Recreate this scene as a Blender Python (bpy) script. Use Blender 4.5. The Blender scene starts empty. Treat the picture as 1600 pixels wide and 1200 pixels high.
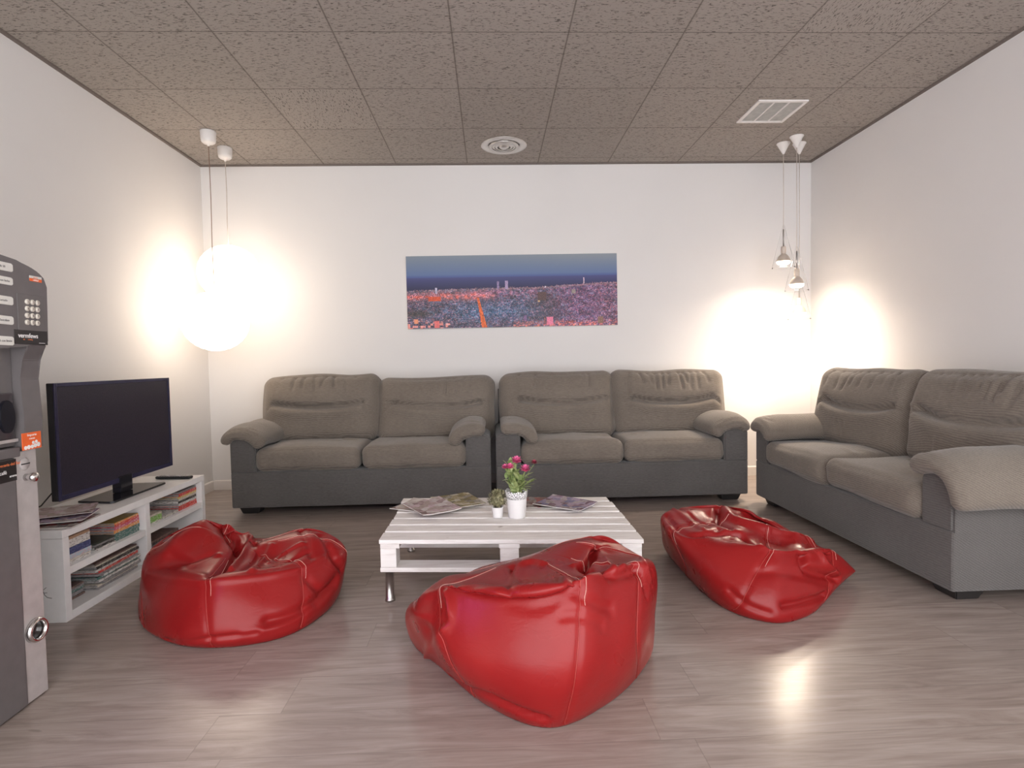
import bpy, bmesh, math, random
import numpy as np
from mathutils import Vector, Matrix, Euler

SC = bpy.context.scene
COL = SC.collection
PI = math.pi

# ------------------------------------------------------------------ camera
YAW, PITCH, ROLL, CAM_Z, FOCAL = 0.0365, 0.0397, -0.0195, 1.0457, 886.68
fw = Vector((math.sin(YAW) * math.cos(PITCH), math.cos(YAW) * math.cos(PITCH), -math.sin(PITCH)))
rt = Vector((math.cos(YAW), -math.sin(YAW), 0)); up = rt.cross(fw)
r2 = rt * math.cos(ROLL) + up * math.sin(ROLL); u2 = -rt * math.sin(ROLL) + up * math.cos(ROLL)
camd = bpy.data.cameras.new('camera'); cam = bpy.data.objects.new('camera', camd); COL.objects.link(cam)
cam.matrix_world = Matrix(((r2.x, u2.x, -fw.x, 0), (r2.y, u2.y, -fw.y, 0), (r2.z, u2.z, -fw.z, CAM_Z), (0, 0, 0, 1)))
camd.sensor_width = 36; camd.lens = FOCAL / 1600 * 36; camd.clip_start = .05
SC.camera = cam

# ------------------------------------------------------------------ light of the place
world = bpy.data.worlds.new('world'); SC.world = world; world.use_nodes = True
bg = world.node_tree.nodes['Background']
bg.inputs['Color'].default_value = (.98, .98, 1.0, 1); bg.inputs['Strength'].default_value = 2.28
GLOBE_STRENGTH, BULB_STRENGTH = 1.85, 185.0
WARM = (1.0, .83, .65, 1)
SC.view_settings.view_transform = 'Standard'; SC.view_settings.look = 'None'
SC.view_settings.gamma = 1; SC.view_settings.exposure = 1.13
SC.view_settings.use_curve_mapping = False

def lamp(name, kind, loc, energy, color, rot=(0, 0, 0), size=.5, size_y=None, rad=.1):
    d = bpy.data.lights.new(name, kind); d.energy = energy; d.color = color
    if kind == 'AREA':
        d.size = size
        if size_y: d.shape = 'RECTANGLE'; d.size_y = size_y
    else: d.shadow_soft_size = rad
    o = bpy.data.objects.new(name, d); COL.objects.link(o); o.location = loc; o.rotation_euler = rot
    return o
# added lamp tinting bags and floor violet, in place of an assumed machine display
lamp('added_violet_light', 'AREA', (-1.38, 1.35, .95), 1.1, (.75, .28, 1.0), (0, math.radians(-90), 0), .28, .5)

# ------------------------------------------------------------------ materials
MATS = {}
class NB:
    def __init__(s, name):
        s.m = bpy.data.materials.new(name); s.m.use_nodes = True
        s.t = s.m.node_tree; s.b = s.t.nodes['Principled BSDF']; MATS[name] = s.m
    def n(s, typ, **kw):
        nd = s.t.nodes.new(typ)
        for k, v in kw.items():
            if k in nd.inputs: nd.inputs[k].default_value = v
            else: setattr(nd, k, v)
        return nd
    def l(s, a, b): s.t.links.new(a, b)
    def math(s, op, a, b=None, c=None):
        nd = s.t.nodes.new('ShaderNodeMath'); nd.operation = op
        for i, v in enumerate((a, b, c)):
            if v is None: continue
            if isinstance(v, (int, float)): nd.inputs[i].default_value = v
            else: s.l(v, nd.inputs[i])
        return nd.outputs[0]
    def coord(s, kind='Object', scale=(1, 1, 1), rot=(0, 0, 0)):
        if kind == 'Position': src = s.n('ShaderNodeNewGeometry').outputs['Position']
        else: src = s.n('ShaderNodeTexCoord').outputs[kind]
        mp = s.n('ShaderNodeMapping'); mp.inputs['Scale'].default_value = scale; mp.inputs['Rotation'].default_value = rot
        s.l(src, mp.inputs['Vector']); return mp.outputs[0]
    def noise(s, vec, scale, detail=3, rough=.5, dist=0):
        nd = s.n('ShaderNodeTexNoise'); s.l(vec, nd.inputs['Vector'])
        nd.inputs['Scale'].default_value = scale; nd.inputs['Detail'].default_value = detail
        nd.inputs['Roughness'].default_value = rough; nd.inputs['Distortion'].default_value = dist
        return nd.outputs['Fac']
    def ramp(s, fac, stops, interp='LINEAR'):
        nd = s.n('ShaderNodeValToRGB'); nd.color_ramp.interpolation = interp
        el = nd.color_ramp.elements
        while len(el) < len(stops): el.new(.5)
        for e, (p, c) in zip(el, stops): e.position = p; e.color = (*c, 1) if len(c) == 3 else c
        s.l(fac, nd.inputs[0]); return nd.outputs[0]
    def mix(s, fac, a, b, mode='MIX'):
        nd = s.n('ShaderNodeMix'); nd.data_type = 'RGBA'; nd.blend_type = mode
        for sock, v in ((nd.inputs[0], fac), (nd.inputs[6], a), (nd.inputs[7], b)):
            if isinstance(v, (int, float)): sock.default_value = v
            elif isinstance(v, tuple): sock.default_value = (*v, 1) if len(v) == 3 else v
            else: s.l(v, sock)
        return nd.outputs[2]
    def bump(s, h, strength=.3, dist=.01):
        nd = s.n('ShaderNodeBump'); nd.inputs['Strength'].default_value = strength; nd.inputs['Distance'].default_value = dist
        s.l(h, nd.inputs['Height']); s.l(nd.outputs[0], s.b.inputs['Normal'])
    def set(s, **kw):
        for k, v in kw.items():
            i = s.b.inputs[k.replace('_', ' ')]
            if isinstance(v, tuple): i.default_value = (*v, 1) if len(v) == 3 else v
            elif isinstance(v, (int, float)): i.default_value = v
            else: s.l(v, i)
        return s.m

def plain(name, col, rough=.5, metal=0, wear=.06, scale=25, spec=.5):
    if name in MATS: return MATS[name]
    a = NB(name); f = a.noise(a.coord(), scale, 4)
    lo = tuple(c * (1 - wear * 1.6) for c in col); hi = tuple(min(1, c * (1 + wear)) for c in col)
    a.set(Base_Color=a.ramp(f, [(.3, lo), (.7, hi)]), Roughness=rough, Metallic=metal)
    a.b.inputs['Specular IOR Level'].default_value = spec
    return a.m

# wall paint, faintly uneven
a = NB('wall_paint'); v = a.coord('Position')
a.set(Base_Color=a.ramp(a.noise(v, 1.3, 3), [(.3, (.745, .725, .715)), (.7, (.77, .75, .74))]), Roughness=.7)
a.bump(a.noise(v, 140, 3), .08, .002)
a = NB('skirting_paint'); a.set(Base_Color=a.ramp(a.noise(a.coord('Position'), 5), [(.3, (.76, .71, .68)), (.7, (.8, .76, .73))]), Roughness=.4)

# ceiling: 60 cm mineral tiles with short dark fissures
TX, TY, T = -1.9646, 4.7707, .6
a = NB('ceiling_tiles'); v = a.coord('Position'); sx = a.n('ShaderNodeSeparateXYZ'); a.l(v, sx.inputs[0])
gx = a.math('DIVIDE', a.math('SUBTRACT', sx.outputs[0], TX), T); gy = a.math('DIVIDE', a.math('SUBTRACT', sx.outputs[1], TY), T)
cx = a.math('FLOOR', gx); cy = a.math('FLOOR', gy); fx = a.math('FRACT', gx); fy = a.math('FRACT', gy)
cid = a.n('ShaderNodeCombineXYZ'); a.l(cx, cid.inputs[0]); a.l(cy, cid.inputs[1])
wn = a.n('ShaderNodeTexWhiteNoise'); wn.noise_dimensions = '3D'; a.l(cid.outputs[0], wn.inputs[0]); rnd = wn.outputs['Value']
swap = a.math('GREATER_THAN', rnd, .86)
def fiss(sc, lo):
    m = a.n('ShaderNodeMapping'); m.inputs['Scale'].default_value = sc; a.l(v, m.inputs[0])
    return a.noise(m.outputs[0], 1, 2, .55, .6)
f1, f2 = fiss((42, 150, 1), 0), fiss((150, 42, 1), 0)
fm = a.n('ShaderNodeMix'); fm.data_type = 'FLOAT'; a.l(swap, fm.inputs[0]); a.l(f1, fm.inputs[2]); a.l(f2, fm.inputs[3])
pit = a.ramp(fm.outputs[0], [(.58, (0, 0, 0)), (.63, (1, 1, 1))])
def edge(f):
    d = a.math('MINIMUM', f, a.math('SUBTRACT', 1, f)); return a.math('LESS_THAN', d, .0065)
def rim(f):
    d = a.math('MINIMUM', f, a.math('SUBTRACT', 1, f)); return a.math('LESS_THAN', d, .02)
seam = a.math('MAXIMUM', edge(fx), a.math('MULTIPLY', edge(fy), .95))
base = a.mix(rnd, (.345, .307, .278), (.375, .335, .305))
base = a.mix(a.math('MULTIPLY', a.noise(v, 60, 2), .25), base, (.28, .24, .21))
c1 = a.mix(a.math('MULTIPLY', pit, .8), base, (.065, .052, .045))
c2 = a.mix(a.math('MULTIPLY', a.math('MAXIMUM', rim(fx), 0), .25), c1, (.30, .26, .23))
c3 = a.mix(a.math('MULTIPLY', seam, .55), c2, (.05, .038, .033))
a.set(Base_Color=c3, Roughness=.9); a.bump(a.math('ADD', a.math('MULTIPLY', pit, -1), a.math('MULTIPLY', seam, -2)), .4, .003)

# floor: grey-brown laminate planks running across the room
a = NB('laminate_floor'); v = a.coord('Position'); sx = a.n('ShaderNodeSeparateXYZ'); a.l(v, sx.inputs[0])
PW, PL = .193, 1.28
row = a.math('DIVIDE', a.math('ADD', sx.outputs[1], .042), PW); rid = a.math('FLOOR', row); fy = a.math('FRACT', row)
wr = a.n('ShaderNodeTexWhiteNoise'); wr.noise_dimensions = '1D'; a.l(rid, wr.inputs['W'])
colm = a.math('ADD', a.math('DIVIDE', sx.outputs[0], PL), wr.outputs['Value']); cidx = a.math('FLOOR', colm); fx = a.math('FRACT', colm)
cc = a.n('ShaderNodeCombineXYZ'); a.l(rid, cc.inputs[0]); a.l(cidx, cc.inputs[1])
w2 = a.n('ShaderNodeTexWhiteNoise'); w2.noise_dimensions = '3D'; a.l(cc.outputs[0], w2.inputs[0])
off = a.n('ShaderNodeVectorMath'); off.operation = 'SCALE'; a.l(w2.outputs['Color'], off.inputs[0]); off.inputs['Scale'].default_value = 40
vv = a.n('ShaderNodeVectorMath'); vv.operation = 'ADD'; a.l(v, vv.inputs[0]); a.l(off.outputs[0], vv.inputs[1])
def gm(sc):
    m = a.n('ShaderNodeMapping'); m.inputs['Scale'].default_value = sc; a.l(vv.outputs[0], m.inputs[0]); return m.outputs[0]
g1 = a.noise(gm((1.6, 13, 1)), 1.4, 6, .6, 1.6); g2 = a.noise(gm((5, 120, 1)), 1, 3, .6, .3)
kn = a.noise(gm((7, 16, 1)), 1.0, 1, .4, .2)
col = a.ramp(g1, [(.3, (.26, .203, .178)), (.5, (.34, .278, .246)), (.72, (.42, .352, .315))])
col = a.mix(a.math('MULTIPLY', w2.outputs['Value'], .28), col, (.245, .20, .175))
col = a.mix(a.math('MULTIPLY', a.ramp(g2, [(.45, (0, 0, 0)), (.75, (1, 1, 1))]), .30), col, (.19, .15, .13))
col = a.mix(a.math('MULTIPLY', a.ramp(kn, [(.78, (0, 0, 0)), (.82, (1, 1, 1))]), .5), col, (.12, .09, .075))
def near(f, w): return a.math('LESS_THAN', a.math('MINIMUM', f, a.math('SUBTRACT', 1, f)), w)
gap = a.math('MAXIMUM', near(fy, .007), near(fx, .0012))
a.set(Base_Color=a.mix(a.math('MULTIPLY', gap, .28), col, (.12, .095, .08)), Roughness=a.ramp(g2, [(.3, (.19,) * 3), (.8, (.27,) * 3)]))
a.b.inputs['Specular IOR Level'].default_value = .5
a.bump(a.math('ADD', a.math('MULTIPLY', g2, .4), a.math('MULTIPLY', gap, -1)), .16, .0015)

def fabric(name, c1, c2, rib=260):
    a = NB(name); o = a.coord('Object'); s = a.n('ShaderNodeSeparateXYZ'); a.l(o, s.inputs[0])
    wob = a.noise(o, 9, 2)
    w = a.math('SINE', a.math('ADD', a.math('MULTIPLY', a.math('ADD', s.outputs[2], a.math('MULTIPLY', s.outputs[1], .6)), rib * 2), a.math('MULTIPLY', wob, 9)))
    th = a.noise(a.coord('Object', (40, 160, 300)), 1, 3, .7)
    big = a.noise(o, 4, 3)
    f = a.math('ADD', a.math('ADD', a.math('MULTIPLY', w, .10), a.math('MULTIPLY', th, .7)), a.math('MULTIPLY', big, .25))
    a.set(Base_Color=a.ramp(f, [(.3, c1), (.68, c2)]), Roughness=.92, Sheen_Weight=.25, Sheen_Roughness=.5)
    a.b.inputs['Specular IOR Level'].default_value = .2
    a.bump(a.math('ADD', a.math('MULTIPLY', w, .5), th), .35, .003)
    return a.m
fabric('sofa_fabric', (.135, .112, .092), (.245, .208, .174), 300)
fabric('sofa_ribbed_fabric', (.082, .075, .072), (.146, .136, .131), 300)

a = NB('red_leatherette'); o = a.coord('Object')
vo = a.n('ShaderNodeTexVoronoi'); a.l(o, vo.inputs['Vector']); vo.inputs['Scale'].default_value = 420
a.set(Base_Color=a.ramp(a.noise(o, 5, 3), [(.3, (.235, .009, .010)), (.7, (.27, .013, .013))]),
      Roughness=a.ramp(a.noise(o, 7, 3), [(.3, (.25,) * 3), (.7, (.35,) * 3)]))
a.b.inputs['Specular IOR Level'].default_value = .26
wr = a.noise(a.coord('Object', (1, 1.6, 2.2)), 14, 3, .55, 1.4)
a.bump(a.math('ADD', a.math('MULTIPLY', vo.outputs['Distance'], .03), wr), .10, .008)
plain('seam_thread', (.34, .03, .025), .5)
plain('stitch_thread', (.75, .42, .36), .6)

a = NB('whitewashed_wood'); o = a.coord('Object', (3, 30, 30))
g = a.noise(o, 1.5, 5, .6, .8); g2 = a.noise(a.coord('Object', (1.5, 9, 9)), 1.2, 3)
c = a.ramp(g, [(.28, (.64, .59, .555)), (.5, (.80, .76, .735)), (.75, (.86, .83, .81))])
kn = a.noise(a.coord('Object', (9, 14, 14)), 1, 1)
c = a.mix(a.math('MULTIPLY', a.ramp(kn, [(.76, (0, 0, 0)), (.8, (1, 1, 1))]), .75), c, (.20, .13, .09))
a.set(Base_Color=c, Roughness=.6); a.bump(g, .25, .003)
plain('white_laminate', (.86, .84, .83), .32, 0, .02)
plain('black_plastic', (.018, .018, .020), .35)
plain('black_gloss', (.012, .012, .018), .12)
plain('tv_bezel', (.035, .032, .075), .22)  # purple light along the bezel edge is put into its colour
a = NB('tv_screen'); o = a.coord('Object')
a.set(Base_Color=a.ramp(a.noise(o, 260, 2), [(.35, (.020, .016, .030)), (.7, (.040, .032, .050))]), Roughness=.33)
plain('sofa_foot', (.022, .020, .020), .45)
plain('steel', (.50, .47, .45), .32, 1, .05)
plain('chrome', (.75, .73, .72), .12, 1, .02)
plain('machine_dark', (.155, .142, .142), .45, .15, .05)
plain('machine_panel', (.165, .150, .152), .42, .2, .04)
plain('machine_light_metal', (.52, .485, .475), .42, .2, .06)
plain('machine_black', (.02, .016, .016), .3)
plain('machine_glass', (.06, .05, .055), .08)
plain('label_paper', (.72, .70, .66), .35, 0, .03)
plain('label_ink', (.10, .09, .09), .5)
plain('key_cap', (.66, .61, .54), .35, 0, .04)
plain('orange_sticker', (.85, .14, .03), .45, 0, .04)
plain('white_ink', (.85, .83, .82), .5)
plain('orange_ink', (.75, .20, .07), .5)
plain('white_plastic', (.80, .77, .75), .35, 0, .02)
plain('cord_brown', (.30, .19, .14), .6)
plain('cord_white', (.62, .55, .49), .5)
plain('dark_void', (.012, .010, .010), .7)
plain('ceiling_trim', (.17, .14, .125), .8)
plain('grille_grey', (.50, .48, .45), .5, 0, .08)
plain('aluminium', (.66, .63, .60), .3, .7, .04)
plain('pot_white', (.86, .85, .85), .35, 0, .01)
plain('soil', (.045, .03, .022), .9, 0, .3, 80)
plain('petal_pink', (.85, .16, .36), .55, 0, .25, 60)
plain('petal_dark', (.38, .05, .09), .55, 0, .2, 60)
plain('cable_black', (.01, .01, .01), .5)
def leafmat(name, c1, c2):
    a = NB(name); a.set(Base_Color=a.ramp(a.noise(a.coord('Object'), 70, 2), [(.3, c1), (.7, c2)]), Roughness=.5, Subsurface_Weight=.0)
leafmat('leaf_fresh', (.30, .38, .12), (.50, .56, .27))
leafmat('leaf_deep', (.16, .25, .07), (.30, .38, .14))
leafmat('leaf_olive', (.07, .075, .03), (.46, .42, .25))
def emis(name, col, st):
    a = NB(name); a.set(Base_Color=(.9, .88, .85), Emission_Color=col, Emission_Strength=st, Roughness=.6); return a
emis('lit_paper', WARM, GLOBE_STRENGTH)
emis('lit_bulb', WARM, BULB_STRENGTH)
a = NB('clear_glass'); a.set(Base_Color=(.98, .98, .98), Roughness=.02, Transmission_Weight=1.0); a.b.inputs['IOR'].default_value = 1.035
a = NB('frosted_socket'); a.set(Base_Color=a.ramp(a.noise(a.coord(), 30), [(.3, (.60, .50, .42)), (.7, (.68, .58, .50))]), Roughness=.35)

def cover_mat(k, cols, sc):
    a = NB('printed_cover_%d' % k)
    vo = a.n('ShaderNodeTexVoronoi'); vo.distance = 'CHEBYCHEV'; a.l(a.coord('Object'), vo.inputs['Vector']); vo.inputs['Scale'].default_value = sc
    s = a.n('ShaderNodeSeparateColor'); a.l(vo.outputs['Color'], s.inputs[0])
    n = a.noise(a.coord('Object'), sc * 2.2, 4, .6)
    f = a.math('ADD', a.math('MULTIPLY', s.outputs[0], .65), a.math('MULTIPLY', n, .35))
    k_ = len(cols)
    c = a.ramp(f, [(.15 + .7 * i / (k_ - 1), cc) for i, cc in enumerate(cols)], 'LINEAR')
    a.set(Base_Color=c, Roughness=.25); return a.m
COVERS = [cover_mat(0, [(.62, .56, .55), (.35, .27, .25), (.60, .45, .48), (.12, .06, .05)], 22),
          cover_mat(1, [(.10, .09, .03), (.30, .24, .12), (.55, .50, .40), (.06, .04, .03)], 24),
          cover_mat(2, [(.50, .08, .04), (.60, .54, .50), (.20, .12, .10), (.55, .50, .52)], 10),
          cover_mat(3, [(.35, .08, .08), (.16, .10, .09), (.45, .38, .35), (.05, .04, .05)], 26),
          cover_mat(4, [(.08, .10, .22), (.40, .30, .38), (.14, .07, .10), (.50, .45, .45)], 26)]
SPINE = {}
def spine(name, c, c2=None):
    """a printed spine or page block: base colour broken by small marks of a second colour"""
    c2 = c2 or tuple(x * .55 for x in c)
    a = NB('print_' + name)
    n = a.noise(a.coord('Object', (60, 60, 200)), 1, 3, .7)
    a.set(Base_Color=a.ramp(n, [(.50, c), (.62, c2)]), Roughness=.4); SPINE[name] = a.m
for nm, c, c2 in (('white', (.70, .67, .64), (.25, .22, .20)), ('grey', (.30, .28, .28), (.16, .15, .15)), ('navy', (.05, .06, .16), (.16, .17, .30)),
                  ('pale_blue', (.42, .52, .58), (.70, .35, .35)), ('black', (.02, .02, .02), (.30, .27, .24)), ('ochre', (.36, .24, .05), (.25, .15, .03)),
                  ('red', (.62, .05, .04), (.70, .40, .35)), ('orange', (.75, .28, .06), (.70, .62, .50)), ('pink', (.60, .10, .20), (.75, .60, .55)),
                  ('green', (.20, .42, .08), (.55, .60, .45)), ('teal', (.06, .16, .14), (.40, .40, .38)), ('tan', (.42, .26, .16), (.30, .17, .10)),
                  ('yellow', (.70, .50, .12), (.72, .66, .50)), ('dark_green', (.045, .052, .040), (.03, .035, .028)), ('brown', (.16, .10, .085), (.30, .20, .17)),
                  ('cream', (.66, .60, .52), (.40, .34, .28))): spine(nm, c, c2)

# ------------------------------------------------------------------ building helpers
def link(name, me, m=None, parent=None, loc=(0, 0, 0), rot=(0, 0, 0)):
    o = bpy.data.objects.new(name, me); COL.objects.link(o)
    o.location = loc; o.rotation_euler = rot
    if parent: o.parent = parent
    for mm in (m if isinstance(m, (list, tuple)) else [m]):
        if mm: me.materials.append(MATS[mm] if isinstance(mm, str) else mm)
    return o
def from_bm(name, bm, m=None, parent=None, loc=(0, 0, 0), rot=(0, 0, 0), smooth=False, recalc=True):
    if recalc: bmesh.ops.recalc_face_normals(bm, faces=bm.faces)
    me = bpy.data.meshes.new(name); bm.to_mesh(me); bm.free()
    if smooth: me.shade_smooth()
    return link(name, me, m, parent, loc, rot)
def tag(o, label, cat, group=None, kind=None):
    o['label'] = label; o['category'] = cat
    if group: o['group'] = group
    if kind: o['kind'] = kind
    return o
def part_label(o, label): o['label'] = label; return o
def thing(name, label, cat, loc=(0, 0, 0), rot=0, group=None):
    o = bpy.data.objects.new(name, None); COL.objects.link(o); o.location = loc
    o.rotation_euler = (0, 0, rot); o.empty_display_size = .05
    return tag(o, label, cat, group)
def struct(o): o['kind'] = 'structure'; return o
def dup(root, loc, rot=None, label=None):
    r = root.copy(); COL.objects.link(r); r.location = loc
    if rot is not None: r.rotation_euler = (0, 0, rot)
    if label: r['label'] = label
    for ch in list(root.children):
        c = ch.copy(); COL.objects.link(c); c.parent = r
        for g in list(ch.children):
            d = g.copy(); COL.objects.link(d); d.parent = c
    return r
def add_box(bm, lo, hi, bev=0, seg=2):
    r = bmesh.ops.create_cube(bm, size=1)['verts']
    lo, hi = Vector(lo), Vector(hi); c = (lo + hi) / 2; s = hi - lo
    for v in r: v.co = Vector((v.co.x * s.x, v.co.y * s.y, v.co.z * s.z)) + c
    if bev:
        es = {e for v in r for e in v.link_edges}
        bmesh.ops.bevel(bm, geom=list(es), offset=bev, segments=seg, affect='EDGES', profile=.6)
def box(name, lo, hi, m, parent=None, bev=.003, seg=2, **kw):
    bm = bmesh.new(); add_box(bm, lo, hi, bev, seg); return from_bm(name, bm, m, parent, **kw)
def add_lathe(bm, prof, seg=32, c=(0, 0, 0), cap=True):
    rings = []
    for r, z in prof:
        rings.append([bm.verts.new((c[0] + r * math.cos(2 * PI * k / seg), c[1] + r * math.sin(2 * PI * k / seg), c[2] + z)) for k in range(seg)])
    for a_, b_ in zip(rings[:-1], rings[1:]):
        for k in range(seg): bm.faces.new((a_[k], a_[(k + 1) % seg], b_[(k + 1) % seg], b_[k]))
    if cap:
        if prof[0][0] > 1e-6: bm.faces.new(rings[0][::-1])
        if prof[-1][0] > 1e-6: bm.faces.new(rings[-1])
def lathe(name, prof, m, parent=None, seg=32, c=(0, 0, 0), cap=True, loc=(0, 0, 0), rot=(0, 0, 0)):
    bm = bmesh.new(); add_lathe(bm, prof, seg, c, cap); bmesh.ops.remove_doubles(bm, verts=bm.verts, dist=1e-6)
    return from_bm(name, bm, m, parent, loc, rot, smooth=True)
def add_tube(bm, pts, r, seg=8, closed=False):
    pts = [Vector(p) for p in pts]; n = len(pts); rings = []; prev = None
    for i, p in enumerate(pts):
        t = (pts[(i + 1) % n] - pts[i - 1]) if closed else (pts[min(i + 1, n - 1)] - pts[max(i - 1, 0)])
        t.normalize()
        if prev is None: nrm = t.orthogonal().normalized()
        else: nrm = (prev - t * prev.dot(t)).normalized()
        prev = nrm; b = t.cross(nrm); rr = r[i] if isinstance(r, (list, tuple)) else r
        rings.append([bm.verts.new(p + rr * (nrm * math.cos(2 * PI * k / seg) + b * math.sin(2 * PI * k / seg))) for k in range(seg)])
    for i in range(n if closed else n - 1):
        a_, b_ = rings[i], rings[(i + 1) % n]
        for k in range(seg): bm.faces.new((a_[k], a_[(k + 1) % seg], b_[(k + 1) % seg], b_[k]))
    if not closed: bm.faces.new(rings[0][::-1]); bm.faces.new(rings[-1])
def tube(name, pts, r, m, parent=None, seg=8, closed=False):
    bm = bmesh.new(); add_tube(bm, pts, r, seg, closed); return from_bm(name, bm, m, parent, smooth=True)
def add_prism(bm, poly, axis, lo, hi):
    """extrude a 2D polygon along an axis"""
    def P(u, v, w):
        return {'x': (w, u, v), 'y': (u, w, v), 'z': (u, v, w)}[axis]
    a_ = [bm.verts.new(P(u, v, lo)) for u, v in poly]; b_ = [bm.verts.new(P(u, v, hi)) for u, v in poly]
    bm.faces.new(a_[::-1]); bm.faces.new(b_)
    for k in range(len(poly)): bm.faces.new((a_[k], a_[(k + 1) % len(poly)], b_[(k + 1) % len(poly)], b_[k]))
def prism(name, poly, axis, lo, hi, m, parent=None, bev=0, smooth=False):
    bm = bmesh.new(); add_prism(bm, poly, axis, lo, hi)
    if bev: bmesh.ops.bevel(bm, geom=list(bm.edges), offset=bev, segments=2, affect='EDGES')
    return from_bm(name, bm, m, parent)
def mesh_np(name, V, F, m, parent=None, smooth=True, loc=(0, 0, 0), rot=(0, 0, 0)):
    me = bpy.data.meshes.new(name); me.from_pydata(V.tolist(), [], F); me.update()
    if smooth: me.shade_smooth()
    return link(name, me, m, parent, loc, rot)
def text(name, body, size, m, parent, loc, rot, depth=.0004, align='CENTER', bold=0):
    cu = bpy.data.curves.new(name, 'FONT'); cu.body = body; cu.size = size; cu.extrude = depth; cu.align_x = align; cu.align_y = 'CENTER'
    cu.offset = bold
    tmp = bpy.data.objects.new(name, cu); COL.objects.link(tmp)
    dg = bpy.context.evaluated_depsgraph_get(); me = bpy.data.meshes.new_from_object(tmp.evaluated_get(dg))
    bpy.data.objects.remove(tmp); me.materials.clear()
    return link(name, me, m, parent, loc, rot)

# ------------------------------------------------------------------ soft surface helpers
def crom(P, n, closed=True):
    P = np.asarray(P, float); m = len(P)
    seg = m if closed else m - 1
    out = []
    for k in range(n):
        t = k * seg / (n if closed else n - 1)
        i = min(int(t), seg - 1); f = t - i
        if closed:
            a, b, c, d = P[(i - 1) % m], P[i % m], P[(i + 1) % m], P[(i + 2) % m]
        else:
            a, b, c, d = P[max(i - 1, 0)], P[i], P[i + 1], P[min(i + 2, m - 1)]
        out.append(.5 * (2 * b + (c - a) * f + (2 * a - 5 * b + 4 * c - d) * f * f + (3 * b - 3 * c + d - a) * f ** 3))
    return np.array(out)

def tps(xy, z, lam=1e-4):
    def U(r2): return np.where(r2 > 1e-12, r2 * np.log(np.maximum(r2, 1e-12)), 0)
    n = len(xy)
    K = U(((xy[:, None] - xy[None]) ** 2).sum(-1)) + lam * np.eye(n)
    Pm = np.c_[np.ones(n), xy]
    A = np.block([[K, Pm], [Pm.T, np.zeros((3, 3))]])
    w = np.linalg.solve(A, np.r_[z, 0, 0, 0])
    return lambda q: U(((q[:, None] - xy[None]) ** 2).sum(-1)) @ w[:n] + np.c_[np.ones(len(q)), q] @ w[n:]

BAG_N = 260
def bag_grid(S):
    """closed surface of a slumped bag: rings from the floor contact to the middle of the top; returns (rows, BAG_N, 3)"""
    G, B, R = (crom(S[k], BAG_N) for k in ('ground', 'bulge', 'rim'))
    G[:, 2] = 0.0
    T = np.array(S['top'], float); c = np.array([*S['centre'], 0.0])
    sel = R[::9]
    f = tps(np.r_[sel[:, :2], T[:, :2]], np.r_[sel[:, 2], T[:, 2]])
    def top(s):
        q = c + (R - c) * s; q[:, 2] = f(q[:, :2]); return q
    gin = G + (np.array([*G[:, :2].mean(0), 0]) - G) * .35; gin[:, 2] = -.02
    Q = [gin, G, B, R, top(.80)]
    rows = []
    gc = np.array([*G[:, :2].mean(0), 0.0])
    for s in np.linspace(0, .97, 8): rows.append(gc + (G - gc) * s + [0, 0, .002])
    for i, n in ((1, 18), (2, 22), (3, 12)):
        a, b, cc = Q[i - 1], Q[i], Q[i + 1]; d = Q[i + 2] if i + 2 < 5 else top(.6)
        for k in range(n):
            t = k / n
            rows.append(.5 * (2 * b + (cc - a) * t + (2 * a - 5 * b + 4 * cc - d) * t * t + (3 * b - 3 * cc + d - a) * t ** 3))
    for s in np.linspace(.80, .01, 46): rows.append(top(s))
    V = np.array(rows)
    for _ in range(S.get('smooth', 6)):
        W = V.copy()
        W[9:-1] = .5 * V[9:-1] + .125 * (V[8:-2] + V[10:] + np.roll(V, 1, 1)[9:-1] + np.roll(V, -1, 1)[9:-1])
        V = W
    V[:, :, 2] = np.maximum(V[:, :, 2], .001)
    return V

def grid_normals(V):
    du = np.roll(V, -1, 1) - np.roll(V, 1, 1)
    dv = np.gradient(V, axis=0)
    n = np.cross(du, dv)
    return n / (np.linalg.norm(n, axis=-1, keepdims=True) + 1e-12)

def seg_dist(P, poly):
    """distance of points P (n,3) to a polyline, and the closest point"""
    best = np.full(len(P), 1e9); cp = np.zeros_like(P)
    for a, b in zip(poly[:-1], poly[1:]):
        ab = b - a
        t = np.clip((P - a) @ ab / max(ab @ ab, 1e-12), 0, 1)
        c = a + t[:, None] * ab
        d = np.linalg.norm(P - c, axis=1)
        m = d < best
        best[m] = d[m]; cp[m] = c[m]
    return best, cp

def apply_strokes(P, N, strokes):
    """creases, ridges and overlapping folds: each stroke moves points along the surface normal"""
    out = P.copy()
    for s in strokes:
        poly = crom(s['p'], 8 * len(s['p']), False)
        d, cp = seg_dist(P, poly)
        m = d < max(4 * s['w'], 3 * s.get('W', 0))
        if not m.any(): continue
        disp = s.get('a', 0) * np.exp(-(d / s['w']) ** 2)
        if s.get('step'):
            up = np.array(s['up'], float); side = (P - cp) @ up
            disp = disp + s['step'] / (1 + np.exp(-np.clip(side / (s['w'] * .35), -40, 40))) * np.exp(-(d / s['W']) ** 2)
        if s.get('dir') is not None:                     # the fold is pushed over in a direction of its own
            g = s.get('a', 0) * np.exp(-(d / s['w']) ** 2)
            out[m] += N[m] * g[m, None] + np.array(s['dir'], float) * (disp - g)[m, None]
        else: out[m] += N[m] * disp[m, None]
    return out

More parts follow.
